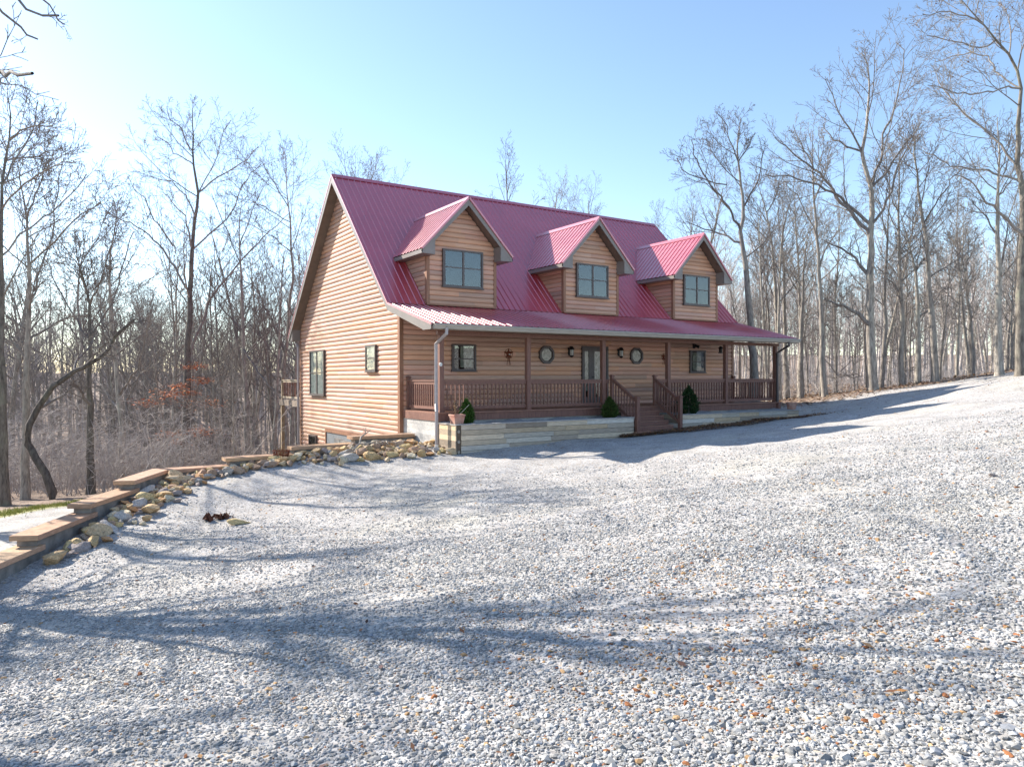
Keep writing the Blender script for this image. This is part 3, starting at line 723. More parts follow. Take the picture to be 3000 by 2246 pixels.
# planters
def planter(x0, x1, name, label, seed, zt, post=True):
    rr = random.Random(seed); yf, ybk = -3.33, -2.36
    t = thing(name, (x0, yf, zt-.9), label, "planter")
    def pcol():
        b = rr.uniform(.75, 1.2); c = rr.choice([(.62, .50, .36), (.68, .53, .36), (.60, .53, .43), (.48, .40, .31), (.68, .51, .33), (.70, .64, .55), (.38, .31, .24)]); return tuple(v*b for v in c)
    mb = MB(); xs = x0+.17 if post else x0
    for k in range(7):
        z1 = zt-.03-.142*k; x = xs; xb = xs
        while x < x1-.01:
            x2 = x+rr.uniform(.9, 2.1)
            if x1-x2 < .5: x2 = x1
            d = rr.uniform(0, .014)
            mb.box(x+.004, x2-.004, yf-d, yf+.03, z1-.134, z1, col=pcol()); x = x2
        mb.box(x0-.0, x0+.03, yf+.033 if not post else yf, ybk, z1-.139, z1, col=pcol())
        mb.box(x1-.03, x1, yf+.033, ybk, z1-.139, z1, col=pcol())
    mb.build("plank_wall", M['plank'], t, bevel=.004)
    if post:
        mb = MB(); mb.box(x0+.035, x0+.165, yf+.03, yf+.12, zt-1.02, zt-.03, col=(.16, .12, .09))
        for k in range(3):
            z = zt-.2-.28*k; mb.tube([(x0+.1, yf+.035, z), (x0+.1, yf-.005, z)], .045, 10, col=(.34, .3, .25))
        mb.build("corner_post", M['plank'], t)
    mb = MB(); x = x0-.02
    while x < x1:
        x2 = min(x+rr.uniform(2.2, 3.2), x1+.02); c = rr.uniform(.8, 1.1)
        if x1-x2 < .6: x2 = x1+.02
        mb.box(x, x2-.003, yf-.03, yf+.10, zt-.028, zt, col=(.46*c, .43*c, .40*c)); x = x2
        if x >= x1: break
    mb.box(x0-.025, x0+.1, yf+.104, ybk, zt-.028, zt-.001, col=(.45, .42, .38)); mb.box(x1-.1, x1+.025, yf+.104, ybk, zt-.028, zt-.001, col=(.45, .42, .38))
    mb.build("cap_board", M['plank'], t, bevel=.004)
    mb = MB(); n = 40
    for i in range(n):
        xa, xb_ = x0+.03+(x1-x0-.06)*i/n, x0+.03+(x1-x0-.06)*(i+1)/n
        h = lambda x: zt-.06+.03*math.sin(x*3.1)+.02*math.sin(x*7.7)
        mb.quad((xa, yf+.03, h(xa)), (xb_, yf+.03, h(xb_)), (xb_, ybk+.03, h(xb_)+.05), (xa, ybk+.03, h(xa)+.05))
    mb.build("fill", M['fill'], t, smooth=True)
planter(.10, 6.58, "timber_planter", "long raised planter of pale pallet planks left of porch steps", 11, -.285)
planter(8.72, 15.06, "timber_planter", "raised planter of pallet planks right of porch steps, leaves along foot", 23, -.265, post=False)

def shrub(x, y, z, h, rad, label, seed, col):
    rr = np.random.default_rng(seed); n = 4200
    t = thing("evergreen_shrub", (x, y, z), label, "shrub", "evergreen shrubs in the planters")
    mb = MB(); mb.tube([(x, y, z-.02), (x, y, z+.15), (x, y, z+h*.8)], [.02, .018, .004], 6); mb.build("stem", M['bark'], t)
    tt = rr.random(n)**1.1; ang = rr.random(n)*2*np.pi; lob = 1+.16*np.sin(ang*3+seed)+.13*np.sin(ang*7+tt*9)+.12*np.sin(tt*26+ang*2)
    r_ = rad*np.sin(np.clip(.18+tt*.86, 0, 1)*np.pi)**.75*(1-.35*tt)*lob*(.5+.5*rr.random(n)**.5)*rr.uniform(.85,1.18,n)
    P = np.stack([x+r_*np.cos(ang), y+r_*np.sin(ang), z+.02+tt*h*(1+.05*np.sin(ang*5))], 1)
    d = np.stack([np.cos(ang)*.55, np.sin(ang)*.55, np.full(n, .8)], 1)+rr.normal(0, .35, (n, 3)); d /= np.linalg.norm(d, axis=1)[:, None]
    s = np.cross(d, rr.normal(0, 1, (n, 3))); s /= np.linalg.norm(s, axis=1)[:, None]
    L = rr.uniform(.035, .095, n)[:, None]; wd = .011
    V = np.stack([P-s*wd, P+s*wd, P+d*L+s*wd*.4, P+d*L-s*wd*.4], 1).reshape(-1, 3)
    b = rr.uniform(.6, 1.4, n)[:, None]*np.array(col)[None]
    dead = rr.random(n) < .04; b[dead] = (.16, .12, .05)
    o = bpy.data.objects.new("foliage", np_mesh("foliage", V, np.arange(4*n).reshape(n, 4), [M['needle']], b)); COL.objects.link(o); o.parent = t
    o.matrix_parent_inverse = Matrix.Translation(-BASES[t.name])
shrub(.78, -2.72, -.32, .62, .2, "bright green upright shrub behind the clay pot in left planter", 3, (.055, .12, .02))
shrub(5.97, -2.85, -.32, .60, .25, "mid green bushy shrub just left of the porch steps", 4, (.05, .085, .018))
shrub(9.58, -2.85, -.30, .90, .36, "dark green cone-shaped shrub just right of the porch steps", 6, (.022, .055, .016))
def pot(x, y, z, label, s=1.0, square=True):
    t = thing("clay_pot", (x, y, z), label, "flower pot", "clay pots on the planters")
    mb = MB(); n = 4 if square else 20; k = 1.28 if square else 1.0
    mb.lathe((x, y, z), [(.001, 0), (.145*k*s, 0), (.18*k*s, .21*s), (.195*k*s, .215*s), (.195*k*s, .26*s), (.17*k*s, .262*s), (.165*k*s, .2*s), (.001, .2*s)], n)
    mb.build("pot_body", M['clay'], t, bevel=.01); 
    mb = MB(); mb.lathe((x, y, z), [(.168*k*s, .205*s), (.001, .225*s)], n); mb.build("soil", M['soil'], t); return t
t = pot(.28, -3.08, -.284, "squarish faded clay pot with dried plant on left planter corner")
mb = MB(); rr = random.Random(8)
for k in range(13):
    a = rr.uniform(0, 6.28); h = rr.uniform(.2, .4); d = rr.uniform(.03, .16)
    p1 = (.24+d*.5*math.cos(a), -3.08+d*.5*math.sin(a), -.08+h*.6); p2 = (.24+d*math.cos(a), -3.08+d*math.sin(a), -.08+h)
    mb.tube([(.24, -3.08, -.08), p1, p2], [.006, .005, .003], 4)
    for q in range(4):
        b = rr.uniform(0, 6.28); c = Vector(p2); e = c+Vector((.05*math.cos(b), .05*math.sin(b), rr.uniform(-.04, .03))); f_ = Vector((-.02*math.sin(b), .02*math.cos(b), .01))
        mb.quad(c, c.lerp(e, .5)+f_, e, c.lerp(e, .5)-f_)
mb.build("dried_plant", M['dry'], t)
mb = MB(); mb.tube([(.3, -3.1, -.06), (.42, -3.14, .05), (.6, -3.2, .24)], [.012, .01, .008], 5); mb.build("stick", M['stick'], t)
t = pot(15.0, -3.05, -.262, "round terracotta pot with a twig at right planter end", 1.05, False)
mb = MB(); mb.tube([(15.03, -3.05, -.05), (15.06, -3.07, .12), (15.0, -3.1, .24)], .006, 4); mb.tube([(15.05, -3.06, .08), (15.14, -3.0, .2)], .005, 4); mb.build("twig", M['dry'], t)

# ------------------------------------------------------------------ stepped retaining wall
rw = thing("retaining_wall", (-5, -2, -2.2), "stepped low retaining wall with tan timber caps descending left of the house", "retaining wall")
PTS = [(0.02, -.72), (-1.82, -.72), (-3.55, -.73), (-5.25, -.75), (-6.85, -.72), (-7.75, -2.42), (-8.66, -4.0), (-9.55, -5.75), (-10.5, -7.6), (-11.6, -9.8)]
ZC = [-.68, -.88, -1.08, -1.28, -1.28, -1.48, -1.68, -1.88, -2.08]
rr = random.Random(4)
for i, z in enumerate(ZC):
    a, b = Vector((*PTS[i], z)), Vector((*PTS[i+1], z)); t = (b-a).normalized(); n = Vector((t.y, -t.x, 0))
    a0 = a - t*(.14 if i not in (0, 4) else 0.0); b0 = b + t*(.10 if i != 3 else 0)
    def pt(p, s, zz, pb=None):
        q = p+n*s; return (q.x, q.y, zz)
    mb = MB(); hw = .235
    # mitre at the bend
    def end(p, s, k):
        q = p+n*s
        if (i == 3 and k == 1) or (i == 4 and k == 0):
            t1 = (Vector(PTS[4])-Vector(PTS[3])).normalized(); t2 = (Vector(PTS[5])-Vector(PTS[4])).normalized()
            n1 = Vector((t1.y, -t1.x)); n2 = Vector((t2.y, -t2.x)); m = (n1+n2).normalized(); m = m/m.dot(n1)
            c = Vector(PTS[4])+m*s; return (c.x, c.y)
        return (q.x, q.y)
    k_ = rr.uniform(.92, 1.08); c = (.50*k_, .325*k_, .215*k_)
    for s0, s1 in ((-hw, hw),):
        P4 = [end(a0, s0, 0), end(b0, s0, 1), end(b0, s1, 1), end(a0, s1, 0)]
        i0 = len(mb.v); mb.v += [(*q, z-.092) for q in P4]+[(*q, z) for q in P4]
        for f_ in ((0, 1, 2, 3), (7, 6, 5, 4), (0, 4, 5, 1), (1, 5, 6, 2), (2, 6, 7, 3), (3, 7, 4, 0)):
            mb.f.append([i0+q for q in f_]); mb.c.append(tuple(v*rr.uniform(.95, 1.05) for v in c)); mb.m.append(0)
    mb.build("cap_timber", M['cap'], rw, bevel=.008)
    mb = MB(); P4 = [end(a, -.16, 0), end(b, -.16, 1), end(b, .16, 1), end(a, .16, 0)]; zb = z-1.2
    i0 = len(mb.v); mb.v += [(*q, zb) for q in P4]+[(*q, z-.094) for q in P4]
    for f_ in ((0, 1, 2, 3), (7, 6, 5, 4), (0, 4, 5, 1), (1, 5, 6, 2), (2, 6, 7, 3), (3, 7, 4, 0)):
        mb.f.append([i0+q for q in f_]); mb.c.append((.3, .3, .3)); mb.m.append(0)
    mb.build("block_base", M['concrete'], rw)

# ------------------------------------------------------------------ rocks along the wall
def ico(sub):
    import bmesh
    bm = bmesh.new(); bmesh.ops.create_icosphere(bm, subdivisions=sub, radius=1)
    V = np.array([v.co[:] for v in bm.verts]); F = np.array([[v.index for v in f.verts] for f in bm.faces]); bm.free(); return V, F
IV, IF = ico(3); IV1, IF1 = ico(1)
ROCKS = []
nr = np.random.default_rng(12)
for k in range(10):
    V = IV.copy()
    for q in range(15):                                  # chop flat facets off a ball
        n = nr.normal(0, 1, 3); n /= np.linalg.norm(n); d = nr.uniform(.40, .78); h = V@n; V -= np.maximum(h-d, 0)[:, None]*n
    V *= 1.2; V += .03*np.sin(V[:, [1, 2, 0]]*9+k)+.022*np.sin(V[:, [2, 0, 1]]*19+k*2)
    V *= np.array([1.15, .85, .62])
    hue = [(.56, .39, .2), (.6, .45, .28), (.46, .34, .25), (.62, .47, .24), (.5, .45, .4), (.58, .4, .22), (.42, .28, .19), (.62, .53, .38), (.52, .3, .15), (.36, .3, .27)][k]
    cols = np.array(hue)[None]*nr.uniform(.93, 1.07, (len(IF), 1))
    ROCKS.append(np_mesh("rock", V, IF, [M['rock']], cols, smooth=False))
def rock(x, y, s, k, label=None, dz=0.0, sc3=None):
    o = bpy.data.objects.new("rock", ROCKS[k]); COL.objects.link(o)
    o.location = (x, y, hz(x, y)+s*.28+dz); o.scale = sc3 or (s*nr.uniform(.85, 1.2), s*nr.uniform(.85, 1.15), s*nr.uniform(.8, 1.2))
    o.rotation_euler = (nr.uniform(-.35, .35), nr.uniform(-.35, .35), nr.uniform(0, 6.28))
    tag(o, label or "rough tan field rock lying in the bed along the retaining wall", "rock", "rocks along the retaining wall"); return o
# centre line of the bed and half-width
def bed(t):
    P = [(-9.35, -6.05, .45), (-8.7, -4.9, .55), (-7.9, -3.7, .65), (-7.1, -2.4, .55), (-6.2, -1.45, .4), (-5.0, -1.2, .28), (-3.9, -1.25, .32), (-2.9, -1.55, .55), (-1.8, -1.9, .75), (-.7, -2.1, .85), (-.25, -2.6, .7)]
    q = t*(len(P)-1); i = min(int(q), len(P)-2); f = q-i; return [P[i][c]*(1-f)+P[i+1][c]*f for c in range(3)]
placed = []
tries = 0
while len(placed) < 292 and tries < 12000:
    tries += 1; x, y, hw = bed(nr.random()**.85); x += nr.uniform(-1, 1)*hw*.85; y += nr.uniform(-1, 1)*hw*1.05
    s = nr.choice([.07, .10, .13, .16, .195], p=[.22, .28, .25, .15, .1])*nr.uniform(.9, 1.15)
    if wall_sd(np.array([x]), np.array([y]))[0] < .24+s*.4 or x > .0 or (x > -.45 and y < -3.4): continue
    if any((x-a)**2+(y-b)**2 < ((s+c)*.48)**2 for a, b, c in placed): continue
    placed.append((x, y, s)); rock(x, y, s, int(nr.integers(0, 10)), dz=.04*nr.random())
for (x, y, s, k, lab) in ((-6.62, -1.22, .22, 1, "largest rounded tan rock tucked under the bend of the wall"), (-8.25, -4.75, .22, 4, "big pale grey block at the lower end of the rock bed"),
                          (-8.75, -5.75, .22, 9, "dark grey slab lying in shade beside the lowest visible cap"), (-2.6, -2.15, .19, 7, "large whitish boulder at the front edge of the rock bed"),
                          (-4.15, -1.2, .2, 3, "pale round rock left of the rusty ring basket"), (-1.9, -2.45, .22, 0, "squarish tan rock at the gravel edge below the dead stick")):
    rock(x, y, s, k, lab)
def ground_at(px, py):
    d = _f + _r*(px-1500)/FPX - _u*(py-1123)/FPX
    for t in np.arange(3, 60, .05):
        p = CAM+d*t
        if p[2] < hz(p[0], p[1]): return p
    return p
p = ground_at(706, 1536); o = rock(p[0], p[1], .13, 3, "single yellowish stone lying alone on the open gravel", sc3=(.2, .13, .1))
p = ground_at(2145*1.356, 1030*1.356); rock(p[0], p[1], .05, 9, "small grey stone lying alone on the gravel at the right edge", sc3=(.07, .06, .05))
# dead stick, ring basket, weed clump
mb = MB(); b0 = np.array([-1.75, -1.35, hz(-1.75, -1.35)])
pts = [b0+np.array(q) for q in ((-.55, -.65, .06), (-.25, -.35, .18), (-.12, -.12, .34), (.06, .0, .42), (.22, .04, .5))]
mb.tube(pts, [.03, .028, .024, .018, .010], 7); mb.tube([pts[3], pts[3]+np.array((.02, .02, .22))], [.016, .008], 5); mb.tube([pts[1], pts[1]+np.array((.3, -.2, .02)), pts[1]+np.array((.8, -.25, -.05))], [.025, .018, .01], 6)
for k in range(9):
    a = nr.uniform(-3, 0.4); q = b0+np.array((nr.uniform(-.2, .9), nr.uniform(-.5, -.1), .16)); mb.tube([q, q+np.array((.35*math.cos(a), .25*math.sin(a), .07)), q+np.array((.6*math.cos(a+.4), .4*math.sin(a+.4), .0))], [.016, .013, .007], 5)
tag(mb.build("dead_branch", M['stick'], smooth=True), "weathered dead branch bent upright over the rocks beside the wall", "branch")
t = thing("ring_basket", (-3.95, -1.05, hz(-3.95, -1.05)), "rusty round wire basket sitting against the wall among rocks", "basket")
mb = MB(); c = (-3.95, -1.05, hz(-3.95, -1.05)+.06)
for rad, zz in ((.17, .0), (.2, .1), (.22, .2)):
    mb.tube([(c[0]+rad*math.cos(a), c[1]+rad*math.sin(a), c[2]+zz) for a in np.linspace(0, 2*math.pi, 21)], .012, 5)
for a in np.linspace(0, 2*math.pi, 17)[:-1]: mb.tube([(c[0]+.17*math.cos(a), c[1]+.17*math.sin(a), c[2]), (c[0]+.22*math.cos(a), c[1]+.22*math.sin(a), c[2]+.2)], .009, 4)
mb.build("wire_frame", M['rust'], t)
mb = MB()
for k in range(30):
    a = nr.uniform(0, 6.28); h = nr.uniform(.15, .33); d = nr.uniform(.02, .2); mb.tube([(c[0], c[1], c[2]), (c[0]+d*math.cos(a), c[1]+d*math.sin(a), c[2]+h)], [.008, .003], 4)
mb.build("dried_plant", M['dry'], t)
p = ground_at(645, 1522); mb = MB()
for k in range(50):
    a = nr.uniform(0, 6.28); r_ = .22*nr.random(); c = Vector((p[0]+r_*1.4*math.cos(a), p[1]+r_*.7*math.sin(a), hz(p[0], p[1])+.03+.05*nr.random())); e = Vector(nr.normal(0, .05, 3)); f_ = Vector(nr.normal(0, .03, 3))
    mb.quad(c-e, c-f_, c+e, c+f_, col=(.13, .05, .03))
mb.tube([(p[0]+.1, p[1], p[2]), (p[0]+.14, p[1], p[2]+.3)], .004, 4, col=(.3, .2, .12)); mb.tube([(p[0], p[1], p[2]), (p[0]+.2, p[1]-.02, p[2]+.14)], .004, 4, col=(.3, .2, .12))
tag(mb.build("weed_clump", M['leaf']), "withered reddish brown weed clump on the gravel near a yellow stone", "weed")
mb = MB(); mb.prism([(2.3, -1.2), (4.0, -1.12), (4.0, -1.5), (2.3, -1.5)], 0, -.72, -.58); o = mb.build("concrete_slab", M['concrete'])
tag(o, "pale grey concrete slab edge before the basement garage opening", "slab")

# ------------------------------------------------------------------ loose gravel stones and fallen leaves
def scatter_stones():
    g = np.random.default_rng(77); n = 1250000
    v = 2.2 + (17-2.2)*g.random(n)**1.35; u = (g.random(n)*2-1)*(v*.80+.4)
    keep = g.random(n) < np.clip((v*1.6+.8)/(17*1.6), 0, 1)/(1.35*((v-2.2)/14.8+.02)**(.35/1.35))*0.9
    keep &= g.random(n) < (1-sstep(v, 6.5, 16)*.80)
    u, v = u[keep], v[keep]; xy = CAM[:2][None] + u[:, None]*_rh[:2] + v[:, None]*_fh[:2]; x, y = xy[:, 0], xy[:, 1]
    patch = np.sin(x*.9+1.3*y)*np.sin(.8*y-.5*x)+.5*np.sin(2.1*x)*np.sin(1.7*y+1)
    ok = (wall_sd(x, y) > .35) & (g.random(len(x)) < np.clip(.78+.4*patch, .25, 1)); x, y = x[ok], y[ok]; patch = patch[ok]; m = len(x)
    z = height(x, y); s = np.clip(g.lognormal(math.log(.0086), .42, m), .004, .030)
    B = []
    for k in range(8):
        V = IV1.copy()
        for q in range(4):
            nn = g.normal(0, 1, 3); nn /= np.linalg.norm(nn); V -= np.maximum(V@nn-g.uniform(.35, .7), 0)[:, None]*nn
        B.append(V*np.array([1.25, .9, .62]))
    B = np.array(B); kb = g.integers(0, 8, m)
    a = g.random(m)*6.283; tl = g.normal(0, .35, m); ca, sa, ct, st = np.cos(a), np.sin(a), np.cos(tl), np.sin(tl)
    Vb = B[kb]*s[:, None, None]*g.uniform(.8, 1.25, (m, 1, 3))
    X, Y, Z = Vb[..., 0], Vb[..., 1], Vb[..., 2]
    Y, Z = Y*ct[:, None]-Z*st[:, None], Y*st[:, None]+Z*ct[:, None]
    X, Y = X*ca[:, None]-Y*sa[:, None], X*sa[:, None]+Y*ca[:, None]
    V = np.stack([X+x[:, None], Y+y[:, None], Z+(z+s*.25)[:, None]], -1).reshape(-1, 3)
    nv = len(IV1); F = (IF1[None]+(np.arange(m)*nv)[:, None, None]).reshape(-1, 3)
    b = g.uniform(.21, .49, m); c = np.stack([b, b*.985, b*.95], 1)
    warm = g.random(m); u_, v_ = cam_uv(x, y)
    wz = .02+.13*np.exp(-((u_-1.4)**2/2.2+(v_-5.3)**2/2.5)); t = warm < wz
    c[t] = np.array([.48, .30, .15])*g.uniform(.6, 1.15, (t.sum(), 1)); t2 = t & (g.random(m) < .3); c[t2] = np.array([.3, .12, .05])*g.uniform(.7, 1.2, (t2.sum(), 1))
    t = (warm > .93); c[t] = np.array([.30, .31, .33])*g.uniform(.7, 1.2, (t.sum(), 1))
    o = link("gravel", np_mesh("gravel", V, F, [M['stone']], np.repeat(c, len(IF1), 0)))
    tag(o, "loose crushed grey limestone covering the driveway", "gravel", kind="stuff")
scatter_stones()

def leaf_mesh(x, y, z, size, g, pal, curl=.5):
    m = len(x); a = g.random(m)*6.283; L = size*g.uniform(.6, 1.3, m)
    d = np.stack([np.cos(a), np.sin(a), g.normal(0, .15, m)], 1); s = np.stack([-np.sin(a), np.cos(a), g.normal(0, .15, m)], 1)
    p = np.stack([x, y, z], 1); L = L[:, None]
    up = np.array([0, 0, 1.0])[None]*L*curl*g.uniform(0, .6, (m, 1))
    V = np.stack([p-d*L, p+s*L*.45+up*.6, p+d*L+up, p-s*L*.45+up*.6], 1).reshape(-1, 3)
    c = np.array(pal)[g.integers(0, len(pal), m)]*g.uniform(.7, 1.25, (m, 1))
    return V, np.arange(4*m).reshape(m, 4), c
def leaves():
    g = np.random.default_rng(9); pal = [(.16, .075, .04), (.22, .11, .06), (.11, .06, .045), (.28, .17, .09), (.2, .12, .1)]
    X = []; Y = []; dz = []
    n = 5200; xx = g.uniform(5.9, 15.6, n); yy = -3.37-g.random(n)**1.3*1.05*np.clip((xx-5.2)/3, .2, 1.0); X.append(xx); Y.append(yy); dz.append(g.uniform(.02, .09, n))
    n = 3800; v = g.uniform(19, 34.5, n); u = v*g.uniform(.28, .78, n); xy = uv_xy(0, 0)[None]+u[:, None]*_rh[:2]+v[:, None]*_fh[:2]; ok = ((xy[:, 0] > 15.6) | (xy[:, 1] < -4.5)) & (g.random(n) < sstep(v+u*.6, 26, 50)+.02); X.append(xy[ok, 0]); Y.append(xy[ok, 1]); dz.append(np.full(ok.sum(), .012))
    n = 600; v = 3+19*g.random(n)**.7; u = v*g.uniform(-.55, .75, n); xy = uv_xy(0, 0)[None]+u[:, None]*_rh[:2]+v[:, None]*_fh[:2]; ok = wall_sd(xy[:, 0], xy[:, 1]) > .5; ok &= (xy[:, 1] < -3.6); X.append(xy[ok, 0]); Y.append(xy[ok, 1]); dz.append(np.full(ok.sum(), .02))
    n = 500; T = g.random(n); q = np.array([bed(t) for t in T]); X.append(q[:, 0]+g.normal(0, .3, n)); Y.append(q[:, 1]+g.normal(0, .3, n)); dz.append(g.uniform(.02, .1, n))
    x, y, d = map(np.concatenate, (X, Y, dz)); ok = (x < .3) | (y < -3.36) | (x > 15.3); x, y, d = x[ok], y[ok], d[ok]
    V, F, c = leaf_mesh(x, y, height(x, y)+d, np.where(y > -4.6, .055, .036), g, pal+[(.34, .17, .06), (.4, .22, .09)])
    tag(link("fallen_leaves", np_mesh("fallen_leaves", V, F, [M['leaf']], c)), "dry brown fallen leaves scattered over gravel and along the planter foot", "leaves", kind="stuff")
    # leaf litter on the woodland floor beyond the crest
    n = 26000; v = g.uniform(32, 75, n); u = v*g.uniform(.15, .9, n)-2; xy = uv_xy(0, 0)[None]+u[:, None]*_rh[:2]+v[:, None]*_fh[:2]
    x, y = xy[:, 0], xy[:, 1]; V, F, c = leaf_mesh(x, y, height(x, y)+.03, .11, g, [(.26, .16, .1), (.36, .25, .16), (.2, .12, .09), (.42, .3, .18)], 1.0)
    tag(link("leaf_litter", np_mesh("leaf_litter", V, F, [M['leaf']], c)), "tan leaf litter on the woodland floor beyond the slope", "leaf litter", kind="stuff")
leaves()
def grass():
    g = np.random.default_rng(4); n = 9000; x = g.uniform(-14, -2, n); y = 2.4+.75*(x+10)*.9+g.normal(0, .35, n)+.15
    z = height(x, y); h = g.uniform(.04, .13, n); a = g.random(n)*6.28; w_ = .01; dx, dy = np.cos(a)*w_, np.sin(a)*w_; lx, ly = g.normal(0, .03, n), g.normal(0, .03, n)
    V = np.stack([np.stack([x-dx, y-dy, z-.01], 1), np.stack([x+dx, y+dy, z-.01], 1), np.stack([x+lx, y+ly, z+h], 1)], 1).reshape(-1, 3)
    c = np.array([(.24, .28, .06), (.34, .34, .1), (.42, .38, .16)])[g.integers(0, 3, n)]
    tag(link("grass", np_mesh("grass", V, np.arange(3*n).reshape(n, 3), [M['leaf']], c)), "narrow strip of yellow-green grass edging the lower drive", "grass", kind="stuff")
grass()

# ------------------------------------------------------------------ trees
def nrm(v): return v/max(np.linalg.norm(v), 1e-9)
def limb(p, d, L, n, g, wob, up):
    pts = [p]; d = nrm(d); st = L/(n-1)
    for i in range(n-1):
        d = nrm(d + g.normal(0, wob, 3) + np.array([0, 0, up])); p = p+d*st; pts.append(p)
    return np.array(pts)
def along(pts, t):
    q = t*(len(pts)-1); i = min(int(q), len(pts)-2); f = q-i
    return pts[i]*(1-f)+pts[i+1]*f, nrm(pts[i+1]-pts[i])
LV = [dict(n=8, tmin=.2, lr=.56, ang=40, np=6, s=4, wob=.10, up=.07), dict(n=6, tmin=.18, lr=.5, ang=42, np=4, s=3, wob=.13, up=.06),
      dict(n=4, tmin=.2, lr=.52, ang=42, np=3, s=3, wob=.15, up=.04)]
LSC = 1.0
def ramify(out, pts, r0, lev, g, rmin, dens=1.0, maxlev=3):
    if lev >= maxlev: return
    P = LV[lev]; L = np.linalg.norm(np.diff(pts, axis=0), axis=1).sum(); n = max(2, int(round(P['n']*dens))); az = g.random()*6.28
    for i in range(n):
        t = P['tmin']+(1-P['tmin'])*(i+g.random()*.8)/n; t = min(t, .98); p, T = along(pts, t)
        az += 2.4+g.normal(0, .4); a = nrm(np.cross(T, [0.3, 0.2, 1.0])); b = np.cross(T, a)
        an = R(P['ang']*g.uniform(.65, 1.3)); d = T*math.cos(an)+(a*math.cos(az)+b*math.sin(az))*math.sin(an)
        l = L*P['lr']*(1.15-.7*t)*g.uniform(.6, 1.25)*(LSC if lev == 0 else 1); r = max(r0*(1-.75*t)*.55, rmin)
        q = limb(p, d, l, P['np'], g, P['wob'], P['up']); out.append((q, np.linspace(r, max(r*.35, rmin*.7), len(q)), P['s']))
        ramify(out, q, r, lev+1, g, rmin, dens, maxlev)
def tubes_mesh(name, brs, m):
    groups = {}
    for pts, r, s in brs: groups.setdefault((len(pts), s), []).append((pts, r))
    VV = []; FF = []; off = 0
    for (n, s), L in groups.items():
        Pp = np.array([a for a, _ in L]); Rr = np.array([b for _, b in L]); k = len(L)
        T = np.gradient(Pp, axis=1); T /= np.maximum(np.linalg.norm(T, axis=2, keepdims=True), 1e-9)
        mean = T.mean(1); ref = np.where(np.abs(mean[:, 2:3]) < .85, np.array([[0, 0, 1.0]]), np.array([[1.0, 0, 0]]))[:, None, :]
        A = np.cross(T, np.broadcast_to(ref, T.shape)); A /= np.maximum(np.linalg.norm(A, axis=2, keepdims=True), 1e-9); B = np.cross(T, A)
        an = np.arange(s)*2*np.pi/s
        ring = Pp[:, :, None]+Rr[:, :, None, None]*(A[:, :, None]*np.cos(an)[None, None, :, None]+B[:, :, None]*np.sin(an)[None, None, :, None])
        VV.append(ring.reshape(-1, 3)); i = np.arange(k*n*s).reshape(k, n, s); j = np.roll(i, -1, 2)
        FF.append((np.stack([i[:, :-1], j[:, :-1], j[:, 1:], i[:, 1:]], -1).reshape(-1, 4))+off); off += k*n*s
    return np_mesh(name, np.concatenate(VV), np.concatenate(FF), [m], smooth=True)
def auto_tree(seed, H, r0, first=.38, nl=13, spread=.34, rmin=.007, dens=1.0, lean=.02, maxlev=3, fork=False):
    g = np.random.default_rng(seed); tr = limb(np.zeros(3), np.array([g.normal(0, lean), g.normal(0, lean), 1]), H*.93, 14, g, .035, .03)
    tr[0, 2] -= .4; rad = r0*(1-np.linspace(0, 1, 14)**.9*.88); rad[0] *= 1.35
    trunk = [(tr, rad, 9)]; out = []
    for i in range(nl):
        t = first+(1-first)*(i+g.random()*.7)/nl; t = min(t, .97); p, T = along(tr, t); az = i*2.4+g.normal(0, .5)
        an = R(g.uniform(34, 66)*(1.1-.55*t)); d = np.array([math.cos(az)*math.sin(an), math.sin(az)*math.sin(an), math.cos(an)])
        l = H*spread*(1.2-.75*t)*g.uniform(.65, 1.25); r = r0*(1-t*.85)*g.uniform(.35, .6)
        q = limb(p, d, l, 9, g, .10, .055); out.append((q, np.linspace(r, rmin, 9), 5)); ramify(out, q, r, 0, g, rmin, dens, maxlev)
    q = tr[-4:]; ramify(out, q, rad[-4], 0, g, rmin, dens, maxlev)
    for k in range(4):                     # short dead stubs low on the stem
        t = g.uniform(.15, first); p, T = along(tr, t); az = g.random()*6.28; q = limb(p, np.array([math.cos(az), math.sin(az), .3]), g.uniform(.4, 1.6), 4, g, .15, .0); out.append((q, np.linspace(.025, rmin, 4), 3)); ramify(out, q, .02, 1, g, rmin, 1, maxlev)
    return tubes_mesh("trunk", trunk, M['bark']), tubes_mesh("crown", out, M['twig'])
PROTO = [auto_tree(101+k, *a, rmin=.0065, dens=.78) for k, a in enumerate([(18, .20, .42, 13, .30), (20, .24, .36, 15, .33), (16, .15, .45, 11, .27), (21, .26, .5, 13, .34), (14, .11, .3, 12, .28), (17, .17, .55, 10, .3)])]
SMALL = [auto_tree(201+k, *a, rmin=.005, dens=.9) for k, a in enumerate([(7, .055, .22, 13, .4), (9, .07, .3, 12, .36), (5.5, .045, .15, 12, .45)])]
def plant_tree(tm, x, y, sc_, rz, label, group, name="bare_tree", cat="tree", z=None, tilt=0):
    o = bpy.data.objects.new(name, None); COL.objects.link(o); o.location = (x, y, (hz(x, y) if z is None else z)); o.scale = (sc_,)*3; o.rotation_euler = (tilt, tilt*.5, rz); o.empty_display_size = .3
    tag(o, label, cat, group)
    for nm, me in (("trunk", tm[0]), ("crown", tm[1])):
        c = bpy.data.objects.new(nm, me); COL.objects.link(c); c.parent = o
    return o
Z1 = lambda x, y: (x*.4076, 250+y*.4076)
Z2 = lambda x, y: (x*.4076, 850+y*.4076)
Z3 = lambda x, y: (1900+x*.5435, 300+y*.5435)
Z6 = lambda x, y: (2200+x*.3623, y*.3623)
